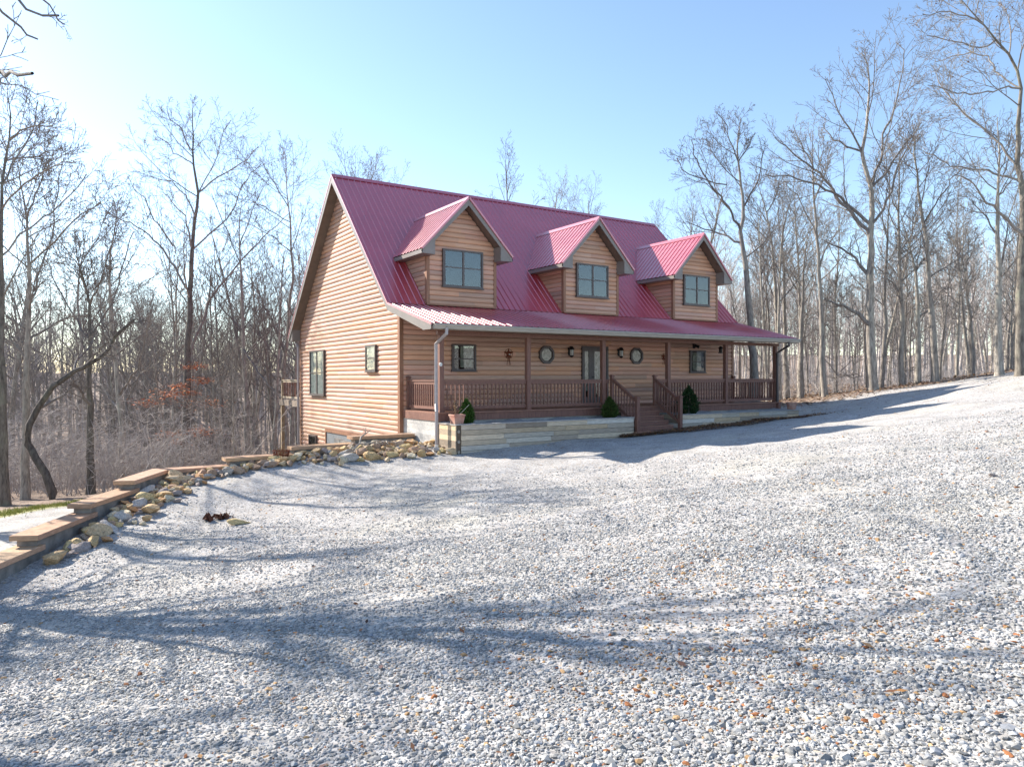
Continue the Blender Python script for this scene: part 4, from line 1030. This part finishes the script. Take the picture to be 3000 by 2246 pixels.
def hero(name, label, depth, trunk, w0, limbs, seed, group, dens=1.05, rmin=.0075, w1=.07, leaf=0, wl=.55, top=True, fill=4, base=None, dr=.55, bark='bark'):
    """a tree traced from its visible stem and limbs, given real depth; finer wood is grown from them"""
    g = np.random.default_rng(seed); mpp = depth/FPX
    def dens_path(px, dep0, drift):
        P = np.array([at(a, b, dep0+drift*i) for i, (a, b) in enumerate(px)])
        n = max(8, 2*len(P)); s = np.r_[0, np.cumsum(np.linalg.norm(np.diff(P, axis=0), axis=1))]; q = np.linspace(0, s[-1], n)
        return np.stack([np.interp(q, s, P[:, c]) for c in range(3)], 1)
    tr = dens_path(trunk, depth, 0); tr += g.normal(0, .02, tr.shape)
    zg = hz(tr[0, 0], tr[0, 1]) if base is None else base
    tr = np.vstack([[tr[0, 0], tr[0, 1], min(zg, tr[0, 2])-.35], tr]); r0 = w0*mpp/2*1.04
    rad = r0*(1-np.linspace(0, 1, len(tr))**.9*(1-w1)); rad[0] *= 1.45
    if len(rad) > 2: rad[1] *= 1.08
    B0 = np.array([tr[0, 0], tr[0, 1], min(zg, tr[0, 2]+.35)]); out = []
    trunkb = [(tr-B0, rad, 10)]
    for L in limbs:
        q = dens_path(L, depth+g.normal(0, .1), g.uniform(-dr, dr)); i = np.argmin(np.linalg.norm(tr-q[0], axis=1)); r = max(rad[i]*wl*g.uniform(.85, 1.2), .03)
        off = tr[i]-q[0]; q += off*np.linspace(1, 0, len(q))[:, None]**2*min(1, .8/max(np.linalg.norm(off), 1e-6))
        q[1:-1] += g.normal(0, .035, (len(q)-2, 3)); out.append((q-B0, np.linspace(r, max(.016, r*.2), len(q)), 6)); ramify(out, q-B0, r*.8, 0, g, rmin, dens)
    if top: ramify(out, (tr-B0)[-6:], rad[-5], 0, g, rmin, dens*1.1)
    for k in range(fill):
        t = g.uniform(.38, .97); p, T = along(tr-B0, t); az = g.random()*6.28; d = np.array([math.cos(az), math.sin(az), .7]); r = r0*(1-.75*t)*.3
        q = limb(p, d, (tr[-1, 2]-tr[0, 2])*g.uniform(.16, .3), 7, g, .08, .09); out.append((q, np.linspace(r, rmin, 7), 4)); ramify(out, q, r, 0, g, rmin, dens)
    o = bpy.data.objects.new(name, None); COL.objects.link(o); o.location = B0; tag(o, label, "tree", group)
    for nm, me in (("trunk", tubes_mesh("trunk", trunkb, M[bark])), ("crown", tubes_mesh("crown", out, M['twig']))):
        c = bpy.data.objects.new(nm, me); COL.objects.link(c); c.parent = o
    if leaf:
        tw = [q for q, r, s in out if s == 3]; pk = g.integers(0, len(tw), leaf); P = np.array([tw[k][-1] for k in pk])+g.normal(0, .05, (leaf, 3))
        V, F, c = leaf_mesh(P[:, 0], P[:, 1], P[:, 2], .05, g, [(.26, .09, .05), (.2, .07, .05), (.33, .14, .06)], 1)
        lo = bpy.data.objects.new("clinging_leaves", np_mesh("clinging_leaves", V, F, [M['leaf']], c)); COL.objects.link(lo); lo.parent = o
    return o
GL, GR = "large bare trees left of the house", "large bare trees right of the house"
def zs(Z, *p): return [Z(*q) for q in p]
hero("bare_tree", "tallest bare tree left of house, straight trunk between orange leaves, wide arching limbs", 36,
     zs(Z2, (1330, 1250), (1345, 800), (1355, 300), (1365, 0))+zs(Z1, (1370, 1470), (1375, 1300), (1385, 1100), (1410, 900), (1425, 780), (1400, 620), (1385, 480), (1390, 350), (1380, 160)), 27,
     [zs(Z1, (1345, 1480), (1290, 1400), (1240, 1290), (1190, 1210), (1130, 1140), (1060, 1070), (960, 1000), (850, 950), (760, 900), (710, 820)),
      zs(Z1, (1130, 1130), (1100, 1020), (1050, 870), (1030, 810), (960, 740)), zs(Z1, (1400, 1200), (1470, 1120), (1560, 1050), (1640, 970), (1690, 880), (1730, 760), (1790, 650), (1880, 560)),
      zs(Z2, (1345, 480), (1390, 350), (1470, 170), (1500, 60))+zs(Z1, (1600, 1410), (1700, 1290), (1800, 1180), (1900, 1090), (2020, 980), (2080, 920)),
      zs(Z1, (1425, 800), (1540, 690), (1640, 620), (1740, 560), (1860, 440)), zs(Z1, (1400, 620), (1330, 560), (1260, 510), (1210, 420), (1130, 370)), zs(Z1, (1385, 480), (1340, 400), (1290, 300), (1220, 240), (1200, 150)),
      zs(Z1, (1430, 790), (1500, 640), (1560, 520), (1600, 380), (1620, 300), (1660, 250)), zs(Z1, (1375, 1000), (1360, 850), (1330, 800), (1250, 700), (1200, 690), (1140, 680)), zs(Z1, (1360, 1200), (1330, 950), (1270, 880), (1200, 780))], 1, GL, wl=.55, bark='bark_dark')
hero("bare_tree", "slim straight trunk nearest the house's left rear corner, forking high", 37, zs(Z2, (1780, 1150), (1775, 800), (1750, 500), (1745, 100))+zs(Z1, (1740, 1500), (1725, 1250), (1720, 1000), (1740, 800)), 17,
     [zs(Z2, (1770, 480), (1850, 600), (1930, 680), (2000, 750)), zs(Z1, (1720, 1250), (1640, 1050), (1560, 900), (1520, 780)), zs(Z1, (1725, 1200), (1780, 1000), (1830, 850), (1900, 720)), zs(Z2, (1745, 250), (1640, 150), (1560, 60), (1480, -60))], 2, GL, dens=.9)
hero("bare_tree", "pale many-forked tree beside the house's left rake", 41, zs(Z2, (2050, 1000), (2030, 600), (2060, 400), (2090, 0))+zs(Z1, (2110, 1450), (2100, 1200), (2090, 1000), (2060, 750), (2060, 600), (2050, 450)), 15,
     [zs(Z2, (2050, 420), (1980, 250), (1900, 100), (1830, -40))+zs(Z1, (1760, 1400), (1700, 1290)), zs(Z1, (2100, 1250), (2000, 1130), (1880, 1050), (1780, 1000), (1700, 960)), zs(Z1, (2095, 1000), (1980, 930), (1900, 880), (1800, 830), (1620, 780)), zs(Z1, (2065, 850), (1960, 680), (1900, 600), (1870, 520)), zs(Z1, (2100, 1150), (2160, 1000), (2200, 880))], 3, GL)
hero("bare_tree", "sturdy dark trunk with a hollow seam standing behind the wall's second cap", 25, zs(Z2, (655, 1440), (645, 1000), (640, 700), (650, 350), (640, 100))+zs(Z1, (600, 1400), (560, 1250), (540, 1100)), 26,
     [zs(Z2, (640, 790), (590, 740), (545, 690), (530, 640)), zs(Z2, (650, 320), (560, 180), (480, 80))+zs(Z1, (400, 1400), (300, 1230)), zs(Z2, (645, 400), (720, 250), (800, 120))+zs(Z1, (860, 1400), (900, 1230), (960, 1050)), zs(Z2, (640, 150), (700, 20))+zs(Z1, (760, 1290), (800, 1150))], 4, GL, bark='bark_dark')
hero("bare_tree", "crooked trunk with a low leftward elbow limb, between two darker trunks", 29, zs(Z2, (870, 1330), (880, 1000), (865, 800), (830, 500), (800, 250))+zs(Z1, (790, 1400), (800, 1200), (830, 1000), (850, 850)), 22,
     [zs(Z2, (860, 850), (800, 790), (740, 690), (690, 660)), zs(Z2, (870, 780), (930, 680), (990, 570), (1040, 380), (1080, 200)), zs(Z2, (835, 520), (770, 380), (700, 220), (620, 60))], 5, GL)
hero("leaning_tree", "dark leaning tree arching up to the right above the lower drive", 23, zs(Z2, (370, 1440), (330, 1330), (265, 1210), (200, 1130), (205, 1000), (280, 830), (380, 700), (520, 590), (640, 535), (740, 470), (800, 390), (850, 310), (960, 210)), 24,
     [zs(Z2, (290, 850), (400, 790), (480, 720), (560, 640)), zs(Z2, (640, 535), (700, 440), (780, 370)), zs(Z2, (520, 590), (560, 500), (640, 420), (700, 300))], 6, GL, fill=0, w1=.3, bark='bark_dark')
hero("bare_tree", "thick dark trunk cut by the photo's left edge, tall upright crown", 22, zs(Z2, (30, 1450), (20, 900), (10, 300))+zs(Z1, (15, 1300), (10, 1000), (15, 700), (60, 480), (90, 300), (60, 50)), 30,
     [zs(Z1, (10, 1200), (100, 1110), (200, 1000), (300, 960), (400, 880), (560, 740), (620, 640)), zs(Z1, (20, 880), (100, 780), (180, 690), (300, 630), (450, 570)), zs(Z1, (30, 680), (120, 500), (200, 400), (250, 280), (270, 120)), zs(Z1, (60, 480), (180, 490), (300, 490), (420, 470)), zs(Z1, (15, 700), (-60, 500), (-120, 300)), zs(Z1, (70, 420), (180, 330), (280, 300), (380, 290))], 7, GL, wl=.5, bark='bark_dark')
hero("bare_tree", "grey twin-stemmed tree second from the left edge, stems splitting above mid height", 24, zs(Z2, (190, 1530), (180, 1200), (190, 700), (200, 300))+zs(Z1, (215, 1600), (200, 1300), (205, 1000), (160, 760), (130, 560)), 29,
     [zs(Z1, (240, 1560), (300, 1350), (350, 1200), (390, 1050), (400, 800), (430, 650), (460, 520)), zs(Z1, (350, 1200), (480, 1040), (600, 920), (720, 850)), zs(Z2, (195, 400), (300, 300), (420, 220), (600, 180)), zs(Z1, (205, 1000), (240, 800), (300, 700), (330, 560)), zs(Z2, (190, 500), (100, 380), (40, 250))], 8, GL)
hero("bare_tree", "steeply ascending multi-limbed tree in the gap between the two tallest left trees", 38, zs(Z2, (560, 1300), (570, 800), (590, 400), (560, 100))+zs(Z1, (560, 1400), (600, 1200), (620, 1050)), 20,
     [zs(Z1, (570, 1350), (480, 1200), (400, 1080), (360, 1010)), zs(Z1, (590, 1250), (700, 1080), (770, 930), (830, 830)), zs(Z2, (580, 300), (680, 150), (760, 0))+zs(Z1, (850, 1380), (940, 1250), (1000, 1150)), zs(Z2, (590, 400), (480, 250), (380, 120))], 9, GL)
hero("bare_tree", "tall leaning tree nearest the house's right side, forked at dormer height", 33, zs(Z3, (572, 1490), (560, 1300), (545, 1100), (530, 950), (512, 800), (495, 700), (510, 600), (505, 500), (490, 400), (480, 330), (480, 200), (500, 80)), 25,
     [zs(Z3, (490, 690), (460, 640), (420, 560), (370, 490), (330, 440), (290, 380), (250, 300), (230, 200)), zs(Z3, (480, 760), (430, 730), (380, 710), (300, 680), (200, 640)), zs(Z3, (480, 330), (530, 250), (560, 180)), zs(Z3, (330, 440), (240, 410), (180, 380), (150, 300)), zs(Z3, (500, 580), (560, 480), (600, 380), (620, 260)), zs(Z3, (485, 330), (440, 230), (420, 120), (370, 60))], 11, GR, wl=.6)
hero("bare_tree", "thin tree behind the porch's right end leaning left at the top", 40, zs(Z3, (700, 1480), (690, 1100), (670, 800), (640, 600), (600, 480), (580, 400)), 17, [zs(Z3, (690, 1050), (620, 900), (570, 800), (540, 700)), zs(Z3, (650, 640), (690, 520), (710, 400))], 12, GR)
hero("bare_tree", "thin straight tree just left of the leaning-pair trunks", 41, zs(Z3, (738, 1480), (730, 900), (720, 750), (740, 600), (780, 480), (790, 400)), 15, [zs(Z3, (722, 760), (700, 600), (705, 480)), zs(Z3, (732, 950), (800, 860), (860, 760), (885, 640))], 13, GR)
hero("bare_tree", "slender tree rising beside the terracotta pot", 36, zs(Z3, (820, 1590), (830, 1200), (835, 900), (850, 750), (880, 620)), 18, [zs(Z3, (830, 1150), (800, 1000), (790, 900)), zs(Z3, (835, 950), (880, 870), (905, 800))], 14, GR)
hero("bare_tree", "straight trunk with a bend near its foot, left of the biggest right-hand tree", 34, zs(Z3, (950, 1580), (938, 1400), (935, 1200), (920, 900), (905, 700), (890, 500), (880, 300), (885, 150)), 19, [zs(Z3, (905, 680), (850, 580), (800, 500), (740, 440)), zs(Z3, (890, 520), (950, 400), (980, 300)), zs(Z3, (925, 880), (960, 760), (1030, 680), (1060, 600)), zs(Z3, (885, 350), (830, 230), (780, 120))], 15, GR)
hero("bare_tree", "biggest tree on the right, pale forked trunk with two long limbs reaching left", 33, zs(Z3, (1212, 1540), (1200, 1350), (1195, 1200), (1195, 950), (1195, 750), (1205, 600), (1205, 488))+zs(Z6, (930, 1380), (900, 1220), (930, 1000), (950, 820), (970, 650), (940, 520), (890, 430)), 30,
     [zs(Z6, (980, 1560), (1020, 1430), (1060, 1220), (1080, 1050), (1150, 950), (1200, 720), (1230, 540), (1240, 400), (1170, 340)), zs(Z6, (890, 1220), (800, 1060), (700, 880), (650, 760), (600, 640)), zs(Z6, (895, 1230), (720, 1160), (640, 1100), (580, 1030)), zs(Z6, (1040, 1470), (1150, 1350), (1200, 1230), (1300, 1100), (1380, 990)), zs(Z3, (1190, 700), (1130, 620), (1080, 560), (1010, 500), (980, 450), (930, 390), (860, 330), (780, 280), (720, 220), (680, 190)), zs(Z3, (1150, 640), (1100, 590), (1040, 530), (970, 470), (880, 440), (780, 400), (700, 400), (630, 390)),
      zs(Z3, (1210, 650), (1270, 590), (1310, 480), (1340, 350), (1400, 240), (1470, 110)), zs(Z3, (1195, 950), (1120, 850), (1050, 790), (960, 750)), zs(Z3, (1200, 1180), (1120, 1120), (1010, 1080), (950, 1060))], 16, GR, wl=.62)
hero("bare_tree", "thinner dark trunk touching the foot of the biggest right-hand tree", 34, zs(Z3, (1255, 1530), (1275, 1200), (1280, 900), (1290, 600), (1300, 400), (1310, 300)), 15, [zs(Z3, (1280, 900), (1340, 800), (1400, 720)), zs(Z3, (1285, 700), (1250, 560), (1230, 460))], 17, GR)
hero("bare_tree", "brown-tinted straight trunk midway along the slope crest", 34, zs(Z3, (1365, 1520), (1365, 1200), (1355, 900), (1345, 650), (1350, 400), (1355, 250)), 19, [zs(Z3, (1350, 800), (1420, 680), (1440, 560)), zs(Z3, (1350, 600), (1300, 480), (1270, 380)), zs(Z3, (1360, 1000), (1290, 930), (1230, 880))], 18, GR, leaf=150)
hero("bare_tree", "thick-stemmed tree with reddish leaf tufts low on trunk, crown splitting in two", 34, zs(Z3, (1455, 1510), (1450, 1200), (1445, 950), (1420, 820), (1380, 700), (1360, 600)), 20, [zs(Z3, (1448, 950), (1465, 800), (1480, 650)), zs(Z3, (1450, 1150), (1530, 1080), (1600, 1000))], 19, GR, leaf=200)
hero("bare_tree", "tall pale straight trunk leaning slightly left, rising from the slope's crest", 33, zs(Z3, (1548, 1490), (1530, 1200), (1505, 900), (1490, 700), (1465, 550), (1450, 400), (1430, 250), (1420, 100)), 22, [zs(Z3, (1490, 680), (1530, 590), (1580, 500), (1640, 400), (1700, 350)), zs(Z3, (1465, 540), (1500, 400), (1520, 260)), zs(Z3, (1440, 330), (1390, 230), (1350, 160))], 20, GR)
hero("bare_tree", "slim pale trunk curving left near top, between two straight trunks", 35, zs(Z3, (1748, 1460), (1735, 1150), (1710, 950), (1690, 820), (1640, 790)), 16, [zs(Z3, (1700, 880), (1730, 760), (1710, 680))], 21, GR, fill=6)
hero("bare_tree", "stout straight trunk with swollen scar, second from the right edge", 31, zs(Z3, (1890, 1450), (1885, 1100), (1890, 900), (1885, 800), (1880, 500), (1885, 300), (1880, 80)), 25, [zs(Z3, (1890, 900), (1920, 780), (1940, 640)), zs(Z3, (1885, 700), (1800, 600), (1740, 520)), zs(Z3, (1880, 420), (1930, 280), (1960, 150)), zs(Z3, (1885, 550), (1960, 430), (2010, 330))], 22, GR)
hero("oak_tree", "spreading oak cut by the right edge, long limbs across the sky, few red leaves", 29, zs(Z3, (2008, 1430), (2005, 1100), (2012, 800), (2025, 600), (2010, 450), (1990, 330))+zs(Z6, (2180, 640), (2080, 440), (1950, 280), (1800, 110), (1690, -20)), 29,
     [zs(Z3, (2000, 780), (1950, 700), (1890, 620), (1830, 560), (1770, 470), (1720, 410), (1650, 390)), zs(Z3, (2040, 385), (1980, 378), (1900, 370), (1800, 355), (1720, 350), (1620, 330), (1540, 290), (1480, 260)), zs(Z6, (2190, 720), (2080, 710), (1920, 755), (1760, 765), (1640, 740), (1560, 710), (1430, 690)), zs(Z6, (2190, 690), (2060, 630), (1960, 540), (1900, 440), (1760, 430), (1600, 460), (1500, 500)),
      zs(Z6, (2080, 440), (2110, 260), (2080, 130), (2000, 20)), zs(Z6, (1990, 1290), (1900, 1110), (1780, 990), (1650, 850), (1560, 740), (1500, 600)), zs(Z6, (1950, 290), (1850, 370), (1680, 340), (1560, 310), (1420, 290)), zs(Z6, (1850, 170), (1720, 100), (1560, 90), (1390, 120)), zs(Z6, (2170, 620), (2200, 400), (2230, 200), (2240, 0)), zs(Z3, (2010, 900), (2060, 700), (2110, 500))], 23, GR, leaf=420, wl=.5, bark='bark_dark')
# a tree just outside the left edge whose drooping twigs enter the frame and whose shadow crosses the gravel
GO = "shade trees standing left of the gravel"
def px_(*p): return [(a, b) for a, b in p]
LSC = .38
hero("overhanging_tree", "tree just outside the left edge whose drooping budded twigs enter the top corner", 11.3, px_((-420, 1800), (-410, 1200), (-390, 700), (-400, 300), (-430, -150), (-460, -650)), 60,
     [px_((-392, 420), (-300, 200), (-200, 60), (-80, -40), (0, 20), (40, 70), (75, 105), (110, 115)), px_((-392, 420), (-300, 350), (-200, 270), (-120, 215), (0, 212), (40, 218), (95, 215)), px_((-410, 50), (-330, -160), (-200, -200), (-60, -140), (60, -60), (130, 0), (165, 40), (188, 72)), px_((-400, 200), (-320, -60), (-180, -120), (-40, -80), (40, -20), (75, 25), (120, 48), (172, 46)),
      px_((-390, 760), (-330, 560), (-280, 420), (-240, 330)), px_((-410, 1050), (-360, 880), (-300, 760), (-250, 700)), px_((-430, -150), (-330, -450), (-200, -800)), px_((-392, 600), (-520, 350), (-640, 160), (-700, 0)), px_((-405, 900), (-500, 700), (-600, 560), (-720, 480)), px_((-400, 300), (-480, 50), (-600, -150), (-700, -400)), px_((-395, 500), (-330, 250), (-310, 0), (-330, -300))], 31, GO, dens=.5, rmin=.006, base=-2.5, fill=8, wl=.55, dr=1.1)
LSC = 1.0

# ---- the rest of the woods: copies of a few grown trees
g = np.random.default_rng(2024)
LG, RG, BG = "bare trees in the woods left of the house", "bare trees in the woods right of the house", "bare trees behind the house"
LL = "bare grey tree among the crowded woods left of the house"; LR = "bare tan-grey tree among the woods beyond the right-hand slope"; LB = "bare tree whose top shows above the house roof"
taken = []
def free(x, y, d):
    if any((x-a)**2+(y-b)**2 < d*d for a, b in taken): return False
    taken.append((x, y)); return True
def skyline(px):
    return float(np.interp(px, [-160, 0, 120, 230, 330, 450, 560, 640, 760, 900, 2100, 2200, 2350, 2500, 2700, 2900, 3160], [540, 590, 690, 800, 830, 830, 840, 830, 800, 760, 790, 770, 740, 740, 720, 690, 650]))
HT = [18, 20, 16, 21, 14, 17]
def wood_tree(px, v, lo, label, grp, tiltsd, smin, smax, P=None, raise_=0):
    u = v*(px-1500)/FPX; x, y = uv_xy(u, v); k = int(g.integers(0, 6)); z = hz(x, y)
    top = skyline(px)-raise_+abs(g.normal(0, lo)); zt = CAM[2]+(1107-top)/FPX*v; sc_ = (zt-z)/(HT[k]*.97)
    if px < 1200:      # keep the sun's way to the gable and the wall open
        rx, ry = x-0.0, y-4.5; along_ = -.459*rx+.889*ry; across = .889*rx+.459*ry
        if 0 < along_ < 34 and abs(across) < 6.5: return 0
    if not smin < sc_ < smax or not free(x, y, 1.5): return 0
    plant_tree((P or PROTO)[k], x, y, sc_, g.random()*6.28, label, grp, z=z, tilt=g.normal(0, tiltsd)); return 1
n = 0
while n < 66:
    v = 38+55*g.random(); px = g.uniform(-160, 900); u = v*(px-1500)/FPX; x, y = uv_xy(u, v)
    if edge_d(np.array([x]), np.array([y]))[0] < 1.5 or (x > -2.5 and y < 18): continue
    n += wood_tree(px, v, 120, LL, LG, .04, .2, 1.3)
n = 0
while n < 50:
    v = 36+60*g.random()**1.3; px = g.uniform(2120, 3160); u = v*(px-1500)/FPX; x, y = uv_xy(u, v)
    if x < 17.5: continue
    n += wood_tree(px, v, 170, LR, RG, .03, .2, 1.2)
SPARSE = [auto_tree(301+k, *a, rmin=.008, dens=.6) for k, a in enumerate([(18, .19, .42, 13, .33), (20, .21, .4, 15, .34), (16, .16, .45, 11, .34), (21, .22, .48, 13, .34), (14, .13, .36, 12, .34), (17, .17, .5, 11, .33)])]
n = 0
while n < 12:
    v = g.uniform(30, 44); px = g.uniform(40, 880); u = v*(px-1500)/FPX; x, y = uv_xy(u, v)
    if edge_d(np.array([x]), np.array([y]))[0] < 2 or (x > -2.5 and y < 18): continue
    n += wood_tree(px, v, 70, "open-crowned bare tree of middling height in front of the denser woods left of the house", "middling trees left of the house", .04, .3, 1.3, SPARSE, 130)
n = 0
while n < 12:
    v = g.uniform(36, 48); px = g.uniform(2180, 3100); u = v*(px-1500)/FPX; x, y = uv_xy(u, v)
    if x < 17.5: continue
    n += wood_tree(px, v, 80, "open-crowned bare tree of middling height among the trunks on the right-hand crest", "middling trees right of the house", .03, .3, 1.2, SPARSE, 210)
for px, top, v, k in ((1000, 500, 52, 1), (1085, 470, 55, 0), (1160, 480, 58, 3), (1480, 470, 48, 2), (1600, 520, 50, 0), (1660, 560, 56, 4), (1705, 545, 52, 1), (1930, 620, 55, 5), (1990, 560, 52, 2), (2050, 520, 50, 3)):
    u = v*(px-1500)/FPX; x, y = uv_xy(u, v); z = hz(x, y); zt = .97+(1107-top)/FPX*v; H = [18, 20, 16, 21, 14, 17][k]
    plant_tree(PROTO[k], x, y, (zt-z)/(H*.97), g.random()*6.28, LB, BG, z=z)
n = 0
while n < 60:
    left = n < 34; v = g.uniform(24, 60); px = g.uniform(-100, 880) if left else g.uniform(2200, 3100); u = v*(px-1500)/FPX; x, y = uv_xy(u, v)
    if left and (edge_d(np.array([x]), np.array([y]))[0] < .8 or (x > -2 and y < 17)): continue
    if not left and (v < 35.5 or x < 17.5): continue
    plant_tree(SMALL[int(g.integers(0, 3))], x, y, g.uniform(.7, 1.25), g.random()*6.28, "thin bare sapling among the larger trunks " + ("left of the house" if left else "beyond the right-hand slope"), "saplings " + ("left" if left else "right") + " of the house", "sapling"); n += 1
# shade trees left of the gravel, outside the frame: their shadows cross it
SHADE = [auto_tree(401+k, *a, rmin=.012, maxlev=2) for k, a in enumerate([(13, .36, .22, 13, .28), (12, .32, .2, 12, .32)])]
for (u, v, k, sc_, rz) in ((-12.9, 13.2, 0, .95, .4), (-10.2, 7.6, 1, .85, 1.3), (-16.5, 18.0, 1, 1.0, 2.6), (-15.5, 11.0, 0, 1.0, 3.9), (-15.8, 15.2, 1, 1.1, .9)):
    x, y = uv_xy(u, v); plant_tree(SHADE[k], x, y, sc_, rz, "bare tree outside the left edge shading the gravel", GO, "shade_tree", z=float(upper(np.array([x]), np.array([y]))[0])-.3)
for (u, v, k, s) in ((-9, -14, 0, .9), (-2, -20, 1, .9), (6, -17, 3, .9), (14, -22, 2, 1), (22, -15, 5, .9), (-16, -22, 4, 1), (2, -28, 0, 1), (12, -32, 1, 1), (28, -26, 3, 1), (-24, -28, 1, 1)):
    x, y = uv_xy(u, v); plant_tree(PROTO[k], x, y, s, u, "bare tree behind the viewpoint, mirrored in the window glass", "trees mirrored in the windows", "bare_tree")

# orange-leaved beech behind the tall left tree
def beech():
    gg = np.random.default_rng(55); c0 = at(548, 1365, 34.5); z0 = hz(c0[0], c0[1]); B0 = np.array([c0[0], c0[1], z0])
    o = bpy.data.objects.new("young_beech", None); COL.objects.link(o); o.location = B0; tag(o, "young tree holding flat sprays of orange dead leaves around a big trunk", "tree")
    tr = np.array([at(a, b, 34.5) for a, b in ((556, 1330), (560, 1200), (566, 1080), (560, 1000), (566, 940))])-B0; tr = np.vstack([[tr[0, 0], tr[0, 1], -.3], tr]); out = []; V = []; F = []; C = []; nn = 0
    for (zx, zy, wd, amt) in ((1080, 810, 90, 230), (1240, 745, 95, 260), (1450, 650, 70, 200), (1330, 560, 60, 60), (1420, 1020, 90, 420), (1210, 1040, 70, 150), (1480, 815, 110, 180), (1420, 545, 60, 110), (1390, 740, 45, 80), (1250, 1100, 60, 90), (1300, 690, 60, 120)):
        d = 33.6+gg.uniform(-1.0, 1.0); p = at(*Z2(zx, zy), d)-B0; i = int(np.argmin(np.abs(tr[:, 2]-(p[2]-.5)))); q = np.array([tr[i]*(1-t)+p*t+np.array([0, 0, .25*math.sin(t*3.1)]) for t in np.linspace(0, 1, 6)]); out.append((q, np.linspace(.03, .008, 6), 4)); ramify(out, q, .02, 1, gg, .004, 1)
        s = wd*.4076*d/FPX; P = p+(_r[None]*gg.normal(0, s*.65, (amt, 1))+np.array([_f[0], _f[1], 0])[None]*gg.normal(0, s*.6, (amt, 1)))+np.array([0, 0, 1])[None]*gg.normal(0, s*.2, (amt, 1))
        v_, f_, c_ = leaf_mesh(P[:, 0], P[:, 1], P[:, 2], .085, gg, [(.62, .19, .05), (.52, .17, .06), (.66, .28, .1), (.5, .2, .12)], .6); V.append(v_); F.append(f_+nn); C.append(c_); nn += len(v_)
    for nm, me in (("trunk", tubes_mesh("trunk", [(tr, np.linspace(.06, .015, len(tr)), 7)], M['bark'])), ("crown", tubes_mesh("crown", out, M['twig'])), ("dead_leaves", np_mesh("dead_leaves", np.concatenate(V), np.concatenate(F), [M['leaf']], np.concatenate(C)))):
        c = bpy.data.objects.new(nm, me); COL.objects.link(c); c.parent = o
beech()

# undergrowth: thin stems and brambles, uncountable
def undergrowth(name, label, n, vr, pr, hs, seed, cond):
    gg = np.random.default_rng(seed); out = []; k = 0
    while k < n:
        v = vr[0]+(vr[1]-vr[0])*gg.random()**1.2; px = gg.uniform(*pr); u = v*(px-1500)/FPX; x, y = uv_xy(u, v)
        if not cond(x, y, v): continue
        k += 1; h = gg.uniform(*hs)*gg.uniform(.5, 1); a = gg.random()*6.28; ln = abs(gg.normal(0, .45)); d = np.array([math.cos(a)*ln, math.sin(a)*ln, 1.0])
        q = limb(np.array([x, y, hz(x, y)-.05]), d, h, 5, gg, .17, -.03); r = .006+.004*h; out.append((q, np.linspace(r, .005, 5), 3))
        for j in range(int(3+h*1.6)):
            p, T = along(q, gg.uniform(.25, .97)); b = gg.random()*6.28; dd = np.array([math.cos(b), math.sin(b), gg.uniform(-.1, .8)]); s = limb(p, dd, h*gg.uniform(.15, .4), 4, gg, .2, .0); out.append((s, np.linspace(.006, .004, 4), 3))
            for jj in range(2):
                p2, _ = along(s, gg.uniform(.3, .95)); b = gg.random()*6.28; out.append((limb(p2, np.array([math.cos(b), math.sin(b), gg.uniform(-.1, .6)]), h*gg.uniform(.06, .18), 3, gg, .2, 0), np.array([.005, .004, .003]), 3))
    tag(link(name, tubes_mesh(name, out, M['brush'])), label, "undergrowth", kind="stuff")
undergrowth("undergrowth", "tangle of thin grey-purple brush filling the woods left of the house", 2300, (24.5, 60), (-120, 900), (1.0, 4.6), 71, lambda x, y, v: edge_d(np.array([x]), np.array([y]))[0] > .7 and not (x > -2 and y < 17))
undergrowth("undergrowth", "thin tan brush on the woodland floor right of the house", 1100, (36, 75), (2150, 3100), (.6, 2.6), 72, lambda x, y, v: x > 17.5)
# the far woods that read as one grey mass
def far_woods(name, label, n, vr, pr, seed):
    gg = np.random.default_rng(seed); tk = []; cr = []
    for k in range(n):
        v = gg.uniform(*vr); px = gg.uniform(*pr); u = v*(px-1500)/FPX; x, y = uv_xy(u, v); z = hz(x, y); H = gg.uniform(11, 18)
        tr = limb(np.array([x, y, z-.3]), np.array([gg.normal(0, .04), gg.normal(0, .04), 1]), H, 7, gg, .04, .02); r0 = gg.uniform(.08, .2); cr.append((tr, np.linspace(r0, .02, 7), 4))
        for i in range(11):
            t = gg.uniform(.25, .98); p, T = along(tr, t); az = gg.random()*6.28; an = R(gg.uniform(25, 60)); q = limb(p, np.array([math.cos(az)*math.sin(an), math.sin(az)*math.sin(an), math.cos(an)]), H*.28*(1.2-.7*t), 5, gg, .12, .05); cr.append((q, np.linspace(r0*.3, .012, 5), 3))
            for j in range(6):
                p2, T2 = along(q, gg.uniform(.2, .97)); d = nrm(T2+gg.normal(0, .6, 3)); cr.append((limb(p2, d, H*.09*gg.uniform(.5, 1.3), 3, gg, .15, .04), np.array([.016, .012, .009]), 3))
    tag(link(name, tubes_mesh(name, cr, M['brush'])), label, "woods", kind="stuff")
far_woods("distant_woods", "dense distant grey woods filling the background left of the house", 250, (70, 160), (-150, 1000), 81)
far_woods("distant_woods", "distant tan woods seen between the trunks right of the house", 330, (70, 160), (2050, 3150), 82)
